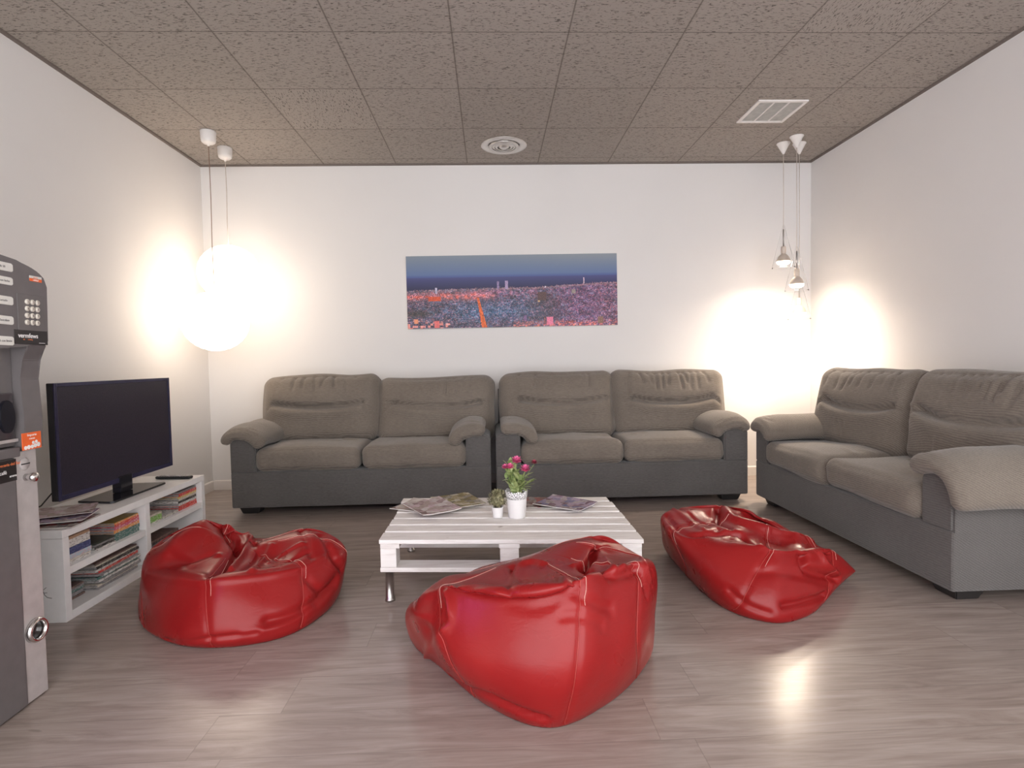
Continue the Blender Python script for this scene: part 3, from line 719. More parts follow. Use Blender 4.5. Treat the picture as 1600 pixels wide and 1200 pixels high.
# ------------------------------------------------------------------ red bean bags
BAGS = {
    'left': {
        'ground': [[-1.051, 2.113, 0.0], [-0.846, 2.161, 0.0], [-0.744, 2.303, 0.0], [-0.716, 2.532, 0.0], [-0.82, 2.78, 0.0], [-0.98, 2.88, 0.0], [-1.2, 2.9, 0.0], [-1.4, 2.78, 0.0], [-1.436, 2.381, 0.0], [-1.26, 2.183, 0.0]],
        'bulge': [[-1.055, 2.08, 0.084], [-0.842, 2.16, 0.087], [-0.721, 2.32, 0.09], [-0.68, 2.55, 0.109], [-0.8, 2.78, 0.12], [-0.95, 2.92, 0.13], [-1.2, 2.96, 0.14], [-1.48, 2.8, 0.14], [-1.553, 2.5, 0.043], [-1.306, 2.2, 0.061]],
        'rim': [[-1.1, 2.17, 0.238], [-0.892, 2.24, 0.227], [-0.755, 2.38, 0.221], [-0.667, 2.52, 0.203], [-0.712, 2.6, 0.246], [-0.868, 2.64, 0.286], [-1.114, 2.7, 0.23], [-1.285, 2.6, 0.334], [-1.504, 2.58, 0.262], [-1.474, 2.42, 0.198]],
        'top': [[-1.308, 2.58, 0.364], [-1.37, 2.52, 0.331], [-1.358, 2.42, 0.304], [-1.294, 2.45, 0.306], [-1.21, 2.5, 0.315], [-1.188, 2.34, 0.244], [-1.352, 2.38, 0.23], [-1.134, 2.45, 0.259], [-1.206, 2.55, 0.3], [-1.124, 2.5, 0.247], [-1.13, 2.6, 0.262], [-1.019, 2.5, 0.261], [-0.908, 2.5, 0.263], [-0.839, 2.55, 0.294], [-0.768, 2.5, 0.279], [-0.946, 2.45, 0.225], [-0.999, 2.35, 0.235]],
        'centre': (-1.14, 2.52),
        'seams': [(0.0, 0.0), (0.165, -0.01), (0.32, 0), (0.5, 0), (0.66, 0), (0.85, 0)],
        'strokes': [
            {'p': [[-1.452, 2.396, 0.193], [-1.245, 2.242, 0.217], [-1.077, 2.162, 0.235], [-0.93, 2.209, 0.226], [-0.796, 2.317, 0.216], [-0.73, 2.422, 0.222]], 'w': 0.012, 'a': 0.008},
            {'p': [[-1.214, 2.608, 0.318], [-1.166, 2.533, 0.275], [-1.114, 2.478, 0.248], [-1.089, 2.297, 0.243], [-1.087, 2.207, 0.248]], 'w': 0.02, 'a': -0.035},
            {'p': [[-1.202, 2.615, 0.306], [-1.164, 2.58, 0.274], [-1.131, 2.492, 0.251]], 'w': 0.012, 'a': -0.025},
            {'p': [[-1.156, 2.66, 0.26], [-1.105, 2.589, 0.257], [-1.076, 2.441, 0.246], [-1.043, 2.251, 0.241]], 'w': 0.013, 'a': 0.022},
            {'p': [[-1.08, 2.547, 0.253], [-1.01, 2.437, 0.237], [-1.002, 2.27, 0.238]], 'w': 0.012, 'a': -0.015},
            {'p': [[-0.977, 2.502, 0.257], [-0.98, 2.4, 0.227], [-0.952, 2.23, 0.242]], 'w': 0.012, 'a': 0.012},
            {'p': [[-0.832, 2.478, 0.274], [-0.917, 2.443, 0.231], [-0.939, 2.356, 0.227]], 'w': 0.01, 'a': 0.01},
            {'p': [[-0.8, 2.427, 0.251], [-0.857, 2.356, 0.232]], 'w': 0.01, 'a': -0.01},
            {'p': [[-0.887, 2.605, 0.289], [-0.814, 2.466, 0.271], [-0.773, 2.397, 0.237]], 'w': 0.012, 'a': -0.01},
            {'p': [[-0.783, 2.553, 0.286], [-0.702, 2.461, 0.215], [-0.672, 2.487, 0.146]], 'w': 0.018, 'a': -0.016},
            {'p': [[-1.354, 2.394, 0.256], [-1.247, 2.358, 0.243], [-1.184, 2.383, 0.257]], 'w': 0.02, 'a': -0.014},
            {'p': [[-1.264, 2.31, 0.228], [-1.22, 2.352, 0.245], [-1.158, 2.391, 0.257]], 'w': 0.012, 'a': 0.01},
            {'p': [[-0.861, 2.144, 0.081], [-0.784, 2.208, 0.075], [-0.721, 2.32, 0.09], [-0.684, 2.436, 0.124]], 'w': 0.02, 'a': -0.018},
            {'p': [[-0.937, 2.098, 0.056], [-0.819, 2.165, 0.058], [-0.737, 2.277, 0.07]], 'w': 0.015, 'a': 0.008},
            {'p': [[-1.249, 2.154, 0.018], [-1.042, 2.078, 0.054], [-0.895, 2.116, 0.051]], 'w': 0.01, 'a': -0.01},
            {'p': [[-0.765, 2.311, 0.174], [-0.716, 2.342, 0.108], [-0.686, 2.431, 0.099]], 'w': 0.015, 'a': -0.012},
        ],
    },
    'centre': {
        'ground': [[0.148, 1.571, 0.0], [0.334, 1.674, 0.0], [0.485, 1.849, 0.0], [0.551, 2.007, 0.0], [0.48, 2.15, 0.0], [0.2, 2.22, 0.0], [-0.1, 2.2, 0.0], [-0.3, 2.1, 0.0], [-0.19, 1.91, 0.0], [-0.026, 1.682, 0.0]],
        'bulge': [[0.175, 1.5, 0.202], [0.335, 1.58, 0.189], [0.463, 1.72, 0.191], [0.549, 1.92, 0.169], [0.53, 2.1, 0.2], [0.2, 2.24, 0.18], [-0.1, 2.2, 0.17], [-0.31, 2.08, 0.16], [-0.264, 1.85, 0.202], [-0.105, 1.62, 0.185]],
        'rim': [[0.204, 1.6, 0.418], [0.352, 1.69, 0.392], [0.491, 1.8, 0.383], [0.564, 2.0, 0.304], [0.507, 2.08, 0.326], [0.37, 2.08, 0.388], [0.152, 2.15, 0.289], [-0.082, 2.12, 0.258], [-0.267, 1.96, 0.219], [-0.138, 1.75, 0.351]],
        'top': [[0.347, 2.0, 0.414], [0.284, 1.95, 0.415], [0.222, 2.0, 0.39], [0.167, 1.9, 0.38], [0.057, 1.9, 0.362], [0.012, 1.8, 0.357], [-0.075, 1.95, 0.314], [-0.111, 1.8, 0.341], [0.112, 1.75, 0.373], [0.209, 1.72, 0.391], [0.261, 1.8, 0.391], [0.365, 1.8, 0.377], [0.379, 1.98, 0.368], [0.452, 1.9, 0.36], [-0.187, 1.95, 0.295], [0.305, 1.7, 0.376]],
        'centre': (0.12, 1.95),
        'seams': [(0.02, 0.0), (0.17, 0), (0.33, 0), (0.5, 0), (0.72, 0), (0.87, 0.01)],
        'strokes': [
            {'p': [[-0.124, 1.754, 0.363], [-0.056, 1.695, 0.371], [0.016, 1.648, 0.375], [0.105, 1.613, 0.389], [0.171, 1.602, 0.409], [0.226, 1.625, 0.428], [0.302, 1.85, 0.392], [0.35, 1.97, 0.395]], 'w': 0.016, 'a': -0.022, 'step': 0.08, 'W': 0.085, 'up': (0, 0.3, 1), 'dir': (0, -0.85, -0.12)},
            {'p': [[-0.117, 1.763, 0.365], [-0.046, 1.742, 0.373], [0.016, 1.654, 0.381]], 'w': 0.014, 'a': 0.016},
            {'p': [[0.032, 1.652, 0.389], [0.041, 1.693, 0.394], [0.057, 1.859, 0.363]], 'w': 0.012, 'a': -0.02},
            {'p': [[0.059, 1.701, 0.384], [0.071, 1.834, 0.365], [0.12, 1.866, 0.373], [0.16, 1.83, 0.38]], 'w': 0.012, 'a': 0.014},
            {'p': [[0.25, 1.799, 0.391], [0.299, 1.889, 0.399], [0.354, 1.998, 0.405]], 'w': 0.012, 'a': 0.008},
            {'p': [[0.362, 2.0, 0.398], [0.298, 1.831, 0.39], [0.246, 1.63, 0.426]], 'w': 0.012, 'a': -0.02},
            {'p': [[0.28, 1.783, 0.385], [0.341, 1.683, 0.394], [0.459, 1.756, 0.379]], 'w': 0.016, 'a': -0.018},
            {'p': [[0.371, 1.876, 0.377], [0.37, 1.716, 0.399], [0.403, 1.737, 0.399]], 'w': 0.014, 'a': 0.014},
            {'p': [[0.482, 1.841, 0.385], [0.487, 1.788, 0.374], [0.5, 1.791, 0.331]], 'w': 0.01, 'a': 0.012},
            {'p': [[0.442, 1.764, 0.399], [0.468, 1.753, 0.358], [0.48, 1.75, 0.299]], 'w': 0.01, 'a': -0.012},
            {'p': [[-0.156, 1.75, 0.329], [-0.143, 1.708, 0.301], [-0.163, 1.688, 0.24], [-0.24, 1.939, 0.036]], 'w': 0.014, 'a': 0.018},
            {'p': [[-0.224, 1.823, 0.282], [-0.215, 1.768, 0.252], [-0.231, 1.795, 0.184]], 'w': 0.05, 'a': -0.028},
            {'p': [[0.226, 1.576, 0.385], [0.285, 1.586, 0.349], [0.337, 1.624, 0.315]], 'w': 0.014, 'a': -0.01},
            {'p': [[0.184, 1.549, 0.334], [0.234, 1.549, 0.335], [0.303, 1.578, 0.289]], 'w': 0.012, 'a': -0.008},
            {'p': [[-0.154, 1.832, 0.016], [-0.055, 1.636, 0.072], [0.04, 1.574, 0.062], [0.131, 1.546, 0.043]], 'w': 0.012, 'a': -0.016},
            {'p': [[0.045, 1.611, 0.348], [0.102, 1.583, 0.346], [0.166, 1.571, 0.363]], 'w': 0.014, 'a': -0.006},
        ],
    },
    'right': {
        'ground': [[1.067, 2.154, 0.0], [1.25, 2.195, 0.0], [1.419, 2.354, 0.0], [1.572, 2.557, 0.0], [1.58, 2.64, 0.0], [1.42, 2.8, 0.0], [1.2, 3.0, 0.0], [0.99, 2.98, 0.0], [0.933, 2.922, 0.0], [0.933, 2.362, 0.0]],
        'bulge': [[1.045, 2.16, 0.095], [1.247, 2.2, 0.097], [1.473, 2.35, 0.084], [1.635, 2.5, 0.056], [1.64, 2.66, 0.08], [1.46, 2.84, 0.14], [1.2, 3.0, 0.18], [0.97, 2.98, 0.18], [0.843, 2.8, 0.127], [0.887, 2.35, 0.104]],
        'rim': [[1.09, 2.28, 0.24], [1.263, 2.3, 0.227], [1.475, 2.4, 0.187], [1.635, 2.5, 0.065], [1.543, 2.53, 0.128], [1.387, 2.6, 0.207], [1.246, 2.74, 0.278], [1.091, 2.84, 0.286], [0.85, 2.8, 0.264], [0.828, 2.5, 0.244]],
        'top': [[1.09, 2.88, 0.282], [0.964, 2.76, 0.291], [1.061, 2.72, 0.251], [1.18, 2.7, 0.287], [1.279, 2.58, 0.259], [1.387, 2.5, 0.209], [1.474, 2.47, 0.163], [0.975, 2.5, 0.257], [1.121, 2.5, 0.24], [1.298, 2.5, 0.194], [1.275, 2.7, 0.225], [1.447, 2.45, 0.153], [1.096, 2.65, 0.26], [1.506, 2.45, 0.128]],
        'centre': (1.32, 2.72),
        'seams': [(0.02, -0.09), (0.2, -0.04), (0.34, 0), (0.5, 0), (0.68, 0), (0.88, -0.03)],
        'strokes': [
            {'p': [[0.961, 2.47, 0.255], [1.088, 2.49, 0.243], [1.148, 2.315, 0.24], [1.296, 2.339, 0.225], [1.437, 2.381, 0.2]], 'w': 0.016, 'a': -0.03, 'step': 0.055, 'W': 0.08, 'up': (0, 0.3, 1), 'dir': (0, -0.7, 0.45)},
            {'p': [[1.128, 2.792, 0.283], [1.063, 2.651, 0.255], [1.067, 2.542, 0.253]], 'w': 0.014, 'a': -0.03},
            {'p': [[1.145, 2.74, 0.281], [1.144, 2.621, 0.266], [1.265, 2.549, 0.241], [1.444, 2.528, 0.183]], 'w': 0.03, 'a': 0.03},
            {'p': [[0.846, 2.738, 0.276], [0.85, 2.522, 0.258], [0.917, 2.464, 0.257], [1.016, 2.53, 0.256]], 'w': 0.014, 'a': -0.016},
            {'p': [[0.903, 2.803, 0.286], [0.927, 2.645, 0.267], [0.941, 2.52, 0.257]], 'w': 0.01, 'a': 0.01},
            {'p': [[0.936, 2.827, 0.285], [0.964, 2.67, 0.269], [1.004, 2.579, 0.259]], 'w': 0.01, 'a': -0.01},
            {'p': [[1.109, 2.319, 0.245], [1.186, 2.308, 0.239], [1.303, 2.322, 0.224]], 'w': 0.012, 'a': 0.012},
            {'p': [[1.272, 2.537, 0.229], [1.356, 2.523, 0.214]], 'w': 0.012, 'a': -0.01},
            {'p': [[1.293, 2.303, 0.217], [1.28, 2.26, 0.174], [1.385, 2.296, 0.126], [1.473, 2.35, 0.084]], 'w': 0.018, 'a': -0.03},
            {'p': [[1.387, 2.35, 0.208], [1.405, 2.327, 0.162], [1.476, 2.354, 0.098]], 'w': 0.012, 'a': 0.016},
            {'p': [[1.063, 2.215, 0.174], [1.132, 2.21, 0.181], [1.268, 2.237, 0.147], [1.413, 2.303, 0.078]], 'w': 0.018, 'a': -0.01},
            {'p': [[1.126, 2.144, 0.07], [1.239, 2.184, 0.066], [1.371, 2.269, 0.051]], 'w': 0.014, 'a': -0.02},
            {'p': [[0.95, 2.232, 0.098], [0.993, 2.179, 0.064], [1.062, 2.136, 0.045]], 'w': 0.014, 'a': -0.01},
        ],
    },
}
def bean_bag(key, label):
    S = BAGS[key]; V = bag_grid(S); rows, n, _ = V.shape
    P = V.reshape(-1, 3); N = grid_normals(V).reshape(-1, 3)
    P = apply_strokes(P, N, S['strokes']); V = P.reshape(rows, n, 3)
    # soft rumples over the upper cover, and a shallow groove where the panels are sewn together
    zz = V[:, :, 2]; amp = .0035 * np.clip((zz - .03) / .1, 0, 1)
    N3 = grid_normals(V)
    V = V + N3 * (lumps(V.reshape(-1, 3), len(key), 1, 10).reshape(rows, n) * amp)[..., None]
    V = V + N3 * (lumps(V.reshape(-1, 3), len(key) + 5, 1, 24).reshape(rows, n) * amp * .3)[..., None]
    N3 = grid_normals(V); rr_ = np.arange(rows)
    # a seam starts at fraction s of the way round on the rim (row 48) and drifts by `slant` towards the floor
    cols = [((s + sl * np.clip((48 - rr_) / 40, 0, 1)) * n) % n for s, sl in S['seams']]
    kk = np.arange(n); fade = np.clip(1 - np.maximum(0, rr_ - 62) / 36, 0, 1)
    for c in cols:
        d = np.abs(kk[None] - c[:, None]); d = np.minimum(d, n - d); V = V - N3 * (.0045 * np.exp(-(d / 1.3) ** 2) * fade[:, None] * (V[:, :, 2] > .015))[..., None]
    def at_(A, r, c):
        i = int(c) % n; f = c - int(c); return A[r, i] * (1 - f) + A[r, (i + 1) % n] * f
    V[:, :, 2] = np.maximum(V[:, :, 2], .001)
    c0 = V[60].mean(0); base = np.array((round(float(c0[0]), 3), round(float(c0[1]), 3), 0.0))
    t = thing('bean_bag', label, 'bean bag', tuple(base), 0, 'red bean bags on the floor')
    Q = V.reshape(-1, 3) - base
    F = [(r * n + k, r * n + (k + 1) % n, (r + 1) * n + (k + 1) % n, (r + 1) * n + k) for r in range(rows - 1) for k in range(n)]
    F.append(tuple(range(n))[::-1]); F.append(tuple((rows - 1) * n + k for k in range(n)))
    mesh_np('cover', Q, F, 'red_leatherette', t)
    N3 = grid_normals(V)
    for c in cols:
        pts = [tuple(at_(V, r, c[r]) - base + at_(N3, r, c[r]) * .0008) for r in range(8, 84) if at_(V, r, c[r])[2] > .012]
        if len(pts) > 4: tube('seam', pts, .0017, 'seam_thread', t, 6)
    for c in cols:                                       # the pale dashes of the top stitching beside each seam
        bm = bmesh.new()
        for r in range(40, 84):
            a_, b_ = at_(V, r, (c[r] + 2.2) % n), at_(V, r + 1, (c[r + 1] + 2.2) % n); m_ = at_(N3, r, (c[r] + 2.2) % n) * .0010
            for f0, f1 in ((.05, .45), (.55, .95)):
                add_tube(bm, [a_ + (b_ - a_) * f0 - base + m_, a_ + (b_ - a_) * f1 - base + m_], .0009, 4)
        part_label(from_bm('stitching', bm, 'stitch_thread', t, recalc=False), 'pale stitching dashes along the seam')
    return t
bean_bag('left', 'red leatherette bean bag on the left, dented on top, beside the magazine shelf')
bean_bag('centre', 'red leatherette bean bag nearest the camera, in front of the pallet table')
bean_bag('right', 'red leatherette bean bag on the right, beside the sofa on the right wall')

# ------------------------------------------------------------------ pallet coffee table
TBX, TBY, SHEAR = .063, 2.774, -.09
t = thing('pallet_coffee_table', 'low coffee table made of a whitewashed pallet on steel legs', 'coffee table', (TBX, TBY, 0))
def pbox(name, lo, hi, m='whitewashed_wood', bev=.003):
    bm = bmesh.new(); add_box(bm, lo, hi, bev)
    for v in bm.verts: v.co.y += SHEAR * v.co.x
    return from_bm(name, bm, m, t)
HX, HY = .566, .378
rg = random.Random(5)
ys = [(-.378, -.268), (-.248, -.160), (-.140, -.050), (-.030, .060), (.080, .165), (.185, .270), (.290, .378)]
for k, (y0, y1) in enumerate(ys):
    j = rg.uniform(-.008, .008); pbox('top_board', (-HX + j, y0, .266), (HX + j * .6, y1, .285), bev=.004)
for x0, x1 in ((-.560, -.475), (-.045, .045), (.475, .560)):
    pbox('cross_board', (x0, -HY + .004, .246), (x1, HY - .004, .2655))
for y0, y1 in ((-.374, -.274), (-.05, .05), (.274, .374)):
    for x0, x1 in ((-.560, -.490), (-.040, .040), (.490, .560)): pbox('block', (x0, y0 + .002, .162), (x1, y1 - .002, .2455))
    pbox('bottom_board', (-.562, y0, .142), (.562, y1, .1615))
for x in (-.530, .530):
    for y in (-.330, .330):
        yy = y + SHEAR * x
        lathe('leg', [(0, .141), (.030, .141), (.030, .136), (.0185, .134), (.0185, .012), (.022, .010), (.022, 0), (0, 0)], 'steel', t, 24, c=(x, yy, 0))

# ------------------------------------------------------------------ magazines and plants on the table
def magazine(label, loc, deg, w, h, th, cov, curl=0.0, group='magazines on the pallet table', cat='magazine', seed=0):
    """a loose magazine lying flat: printed covers with a page block between, its outer corners lifting a little"""
    t = thing('magazine', label, cat, loc, math.radians(deg), group)
    nx, ny = 16, 20
    def zf(x, y): u, v = x / w + .5, y / h + .5; return curl * (max(0, u - .55) / .45) ** 2 * (.4 + .6 * v) + curl * .35 * max(0, .15 - u) / .15
    def slab(name, z0, z1, ins, m):
        V = []; F = []
        for zz in (z0, z1):
            for j in range(ny + 1):
                for i in range(nx + 1):
                    x = (i / nx - .5) * (w - 2 * ins); y = (j / ny - .5) * (h - 2 * ins); V.append((x, y, zz + zf(x, y)))
        b = (nx + 1) * (ny + 1); q = lambda i, j: j * (nx + 1) + i
        for j in range(ny):
            for i in range(nx):
                F.append((q(i, j), q(i, j + 1), q(i + 1, j + 1), q(i + 1, j))); F.append((b + q(i, j), b + q(i + 1, j), b + q(i + 1, j + 1), b + q(i, j + 1)))
        for i in range(nx): F.append((q(i, 0), q(i + 1, 0), b + q(i + 1, 0), b + q(i, 0))); F.append((q(i, ny), b + q(i, ny), b + q(i + 1, ny), q(i + 1, ny)))
        for j in range(ny): F.append((q(0, j), b + q(0, j), b + q(0, j + 1), q(0, j + 1))); F.append((q(nx, j), q(nx, j + 1), b + q(nx, j + 1), b + q(nx, j)))
        return mesh_np(name, np.array(V), F, m, t, smooth=False)
    slab('back_cover', 0, .0004, 0, COVERS[cov]); slab('pages', .0005, th - .0005, .0015, 'label_paper'); slab('front_cover', th - .0004, th, 0, COVERS[cov])
    return t
ZT = .2855
magazine('magazine with orange masthead under the others at the left end of the pallet table', (-.370, 2.985, ZT), 62, .215, .285, .005, 2, .010)
magazine('magazine with dark mossy cover lying partly under the pale one on the pallet table', (-.195, 3.035, ZT + .0162), 24, .215, .280, .004, 1, .006)
magazine('pale pink and white magazine on top, near the left front of the pallet table', (-.320, 2.895, ZT + .022), 30, .210, .275, .005, 0, .012)
magazine('magazine with red photographs lying just right of the tall white flowerpot', (.240, 3.00, ZT), 78, .215, .285, .004, 3, .004)
magazine('magazine with a blue and purple corner, rightmost on the pallet table', (.372, 2.93, ZT + .0095), 52, .205, .275, .005, 4, .010)

def add_leaf(bm, base, d, ln, w, droop, seg=5, fold=.15):
    d = Vector(d).normalized(); side = d.cross(Vector((0, 0, 1)));
    if side.length < 1e-3: side = Vector((1, 0, 0))
    side.normalize(); upv = side.cross(d).normalized(); rows = []
    for i in range(seg + 1):
        f = i / seg; c = Vector(base) + d * ln * f + Vector((0, 0, -droop * ln * f * f))
        ww = w * (math.sin(PI * (f ** .8)) * .95 + .05) / 2
        rows.append([bm.verts.new(c - side * ww + upv * ww * fold), bm.verts.new(c), bm.verts.new(c + side * ww + upv * ww * fold)])
    for a_, b_ in zip(rows[:-1], rows[1:]):
        for k in range(2): bm.faces.new((a_[k], a_[k + 1], b_[k + 1], b_[k]))
# tall white pot with pierced rim and pink flowers
PX, PY = .112, 2.745
t = thing('potted_flower', 'flowering plant with pink blooms in the tall white pot with pierced rim', 'potted plant', (PX, PY, ZT))
lathe('pot', [(0, .0), (.040, 0), (.042, .003), (.0495, .092), (.0505, .094), (.049, .095), (.0475, .092), (.041, .006), (0, .006)], 'pot_white', t, 48)
a = NB('pierced_white'); s = a.n('ShaderNodeSeparateXYZ'); a.l(a.coord('Object'), s.inputs[0])
an = a.math('MULTIPLY', a.math('ARCTAN2', s.outputs[1], s.outputs[0]), 24 / PI)
hh = a.math('MULTIPLY', s.outputs[2], 150)
cb = a.n('ShaderNodeCombineXYZ'); a.l(an, cb.inputs[0]); a.l(hh, cb.inputs[1])
vo = a.n('ShaderNodeTexVoronoi'); vo.voronoi_dimensions = '2D'; a.l(cb.outputs[0], vo.inputs['Vector']); vo.inputs['Scale'].default_value = 1.15
hole = a.math('LESS_THAN', vo.outputs['Distance'], .34)
a.set(Base_Color=(.86, .85, .85), Roughness=.35, Alpha=a.math('SUBTRACT', 1, hole))
bm = bmesh.new(); n = 64; r0, r1 = .0502, .0555
ring = []
for k in range(n):
    a_ = 2 * PI * k / n; zt = .130 + (.0045 if (k // 4) % 2 == 0 else 0)
    ring.append([bm.verts.new((r * math.cos(a_), r * math.sin(a_), z)) for r, z in ((r0, .094), ((r0 + r1) / 2, .112), (r1, zt))])
for k in range(n):
    for i in range(2): bm.faces.new((ring[k][i], ring[(k + 1) % n][i], ring[(k + 1) % n][i + 1], ring[k][i + 1]))
o = from_bm('pierced_rim', bm, 'pierced_white', t, smooth=True)
m = o.modifiers.new('thick', 'SOLIDIFY'); m.thickness = .0012
lathe('inner_pot', [(0, .010), (.038, .010), (.047, .118), (.0455, .118), (.044, .108), (0, .108)], 'black_plastic', t, 32)
lathe('soil', [(0, .109), (.043, .109), (.040, .113), (.02, .116), (0, .117)], 'soil', t, 24)
rg = random.Random(8)
bm = bmesh.new(); tips = []
FL = [(-.054, -.01, .246, .020), (-.030, -.03, .250, .024), (.003, -.01, .274, .031), (.044, -.03, .236, .030), (.090, .01, .262, .018)]
for fx_, fy_, fz_, fr_ in FL:
    b0 = Vector((rg.uniform(-.015, .015), rg.uniform(-.015, .015), .112)); e = Vector((fx_, fy_, fz_ - .006))
    add_tube(bm, [b0, b0.lerp(e, .4) + Vector((0, 0, .012)), b0.lerp(e, .75) + Vector((0, 0, .008)), e], .0016, 5)
for k in range(20):
    b0 = Vector((rg.uniform(-.02, .02), rg.uniform(-.02, .02), .112)); an_ = rg.uniform(0, 2 * PI); rr = rg.uniform(.02, .075)
    e = Vector((rr * math.cos(an_) * 1.1, rr * math.sin(an_) * .8, rg.uniform(.15, .27))); tips.append((b0, e))
    add_tube(bm, [b0, b0.lerp(e, .5) + Vector((0, 0, .01)), e], .0012, 5)
from_bm('stems', bm, 'leaf_deep', t, smooth=True)
bm = bmesh.new(); bm2 = bmesh.new()
for b0, e in tips:
    for j in range(4):
        f = .45 + .18 * j; c = b0.lerp(e, min(f, 1)); d = (c - b0) * .6 + Vector((rg.uniform(-1, 1), rg.uniform(-1, 1), rg.uniform(-.1, .8))) * .06
        add_leaf(rg.choice((bm, bm, bm2)), c, d, rg.uniform(.036, .062), rg.uniform(.018, .030), rg.uniform(0, .5))
for k in range(15):
    b0 = Vector((rg.uniform(-.02, .02), rg.uniform(-.02, .02), .115)); d = Vector((rg.uniform(-.55, .55), rg.uniform(-.5, .5), 1))
    add_leaf(rg.choice((bm, bm2)), b0, d, rg.uniform(.07, .125), rg.uniform(.024, .036), rg.uniform(0, .2), 7)
for k in range(9):
    an_ = rg.uniform(0, 2 * PI); b0 = Vector((.03 * math.cos(an_), .03 * math.sin(an_), rg.uniform(.13, .19)))
    add_leaf(bm, b0, (math.cos(an_), math.sin(an_), .5), rg.uniform(.04, .062), .016, rg.uniform(.2, .6))
from_bm('foliage', bm, 'leaf_fresh', t, smooth=True); part_label(from_bm('foliage', bm2, 'leaf_deep', t, smooth=True), 'darker green leaves')
for i, (fx_, fy_, fz_, fr_) in enumerate(FL):
    bm = bmesh.new()
    for ringk, (cnt, tilt, sc) in enumerate(((8, .25, 1.0), (7, .7, .85), (6, 1.2, .62), (4, 1.45, .4))):
        for k in range(cnt):
            an_ = 2 * PI * k / cnt + ringk * .4 + rg.uniform(-.1, .1)
            d = Vector((math.cos(an_) * math.cos(tilt), math.sin(an_) * math.cos(tilt), math.sin(tilt)))
            d = Matrix.Rotation(.5, 3, 'X') @ d
            add_leaf(bm, (fx_, fy_, fz_), d, fr_ * sc, fr_ * .75 * sc + .004, -.15, 4, .3)
    o = from_bm('flower', bm, 'petal_dark' if i == 4 else 'petal_pink', t, smooth=True)
    if i == 4: part_label(o, 'dark closing bloom')
# small round plant
t = thing('potted_shrub', 'small round olive-green shrub in a tiny white pot beside the flowers', 'potted plant', (.018, 2.752, ZT))
lathe('pot', [(0, 0), (.023, 0), (.0245, .003), (.0285, .050), (.0295, .052), (.0275, .053), (.0262, .048), (.022, .006), (0, .006)], 'pot_white', t, 40)
lathe('soil', [(0, .046), (.026, .046), (.02, .049), (0, .050)], 'soil', t, 20)
bm = bmesh.new(); rg = random.Random(3)
for k in range(420):
    z = rg.uniform(-.75, 1); an_ = rg.uniform(0, 2 * PI); s_ = math.sqrt(1 - z * z); d = Vector((s_ * math.cos(an_), s_ * math.sin(an_), z))
    c = Vector((0, 0, .090)) + Vector((d.x * .046, d.y * .046, d.z * .042)) * rg.uniform(.7, 1.0)
    dd = (d + Vector((rg.uniform(-.6, .6), rg.uniform(-.6, .6), rg.uniform(-.3, .8)))).normalized()
    add_leaf(bm, c, dd, rg.uniform(.009, .015), rg.uniform(.006, .009), rg.uniform(-.3, .4), 3, .35)
bmesh.ops.create_icosphere(bm, subdivisions=2, radius=.036, matrix=Matrix.Translation((0, 0, .086)))
from_bm('foliage', bm, 'leaf_olive', t, smooth=True, recalc=False)
bm = bmesh.new()
for k in range(5): add_tube(bm, [(.003 * k - .006, 0, .045), (.004 * k - .008, .002, .075)], .0015, 5)
from_bm('stems', bm, 'cord_brown', t)
# ------------------------------------------------------------------ television stand
SX, SY0, SY1, SD, SH = -1.780, 2.380, 3.540, .372, .385
t = thing('television_stand', 'low white open shelf unit along the left wall, filled with magazines', 'shelf', (SX - SD / 2, (SY0 + SY1) / 2, 0))
def sb(name, lo, hi, m='white_laminate', parent=None, bev=.0015):
    c = t.location
    return box(name, [a_ - b_ for a_, b_ in zip(lo, c)], [a_ - b_ for a_, b_ in zip(hi, c)], m, parent or t, bev)
X0, X1 = SX - SD, SX
sb('top_panel', (X0, SY0, .352), (X1, SY1, SH)); sb('bottom_panel', (X0, SY0 + .036, 0), (X1, SY1 - .036, .036))
sb('side_panel', (X0, SY0, 0), (X1, SY0 + .036, .3515)); sb('side_panel', (X0, SY1 - .036, 0), (X1, SY1, .3515))
sb('divider', (X0, 2.943, .0365), (X1, 2.979, .3515))
sb('shelf_board', (X0 + .004, SY0 + .0365, .190), (X1 - .003, 2.9425, .222)); sb('shelf_board', (X0 + .004, 2.9795, .190), (X1 - .003, SY1 - .0365, .222))
sb('back_panel', (X0, SY0 + .037, .037), (X0 + .003, SY1 - .037, .351))
# a small scribble of ink on the near end
bm = bmesh.new(); c = t.location
P = lambda u, z: (X0 + u - c.x, SY0 - .0003 - c.y, z - c.z)
for pts in ([(.27, .125), (.285, .140), (.298, .150)], [(.262, .128), (.280, .126), (.300, .128)], [(.283, .138), (.290, .118), (.300, .108), (.318, .104)]): add_tube(bm, [P(u, z) for u, z in pts], .0012, 5)
part_label(from_bm('pen_scribble', bm, 'label_ink', t), 'small pen scribble')

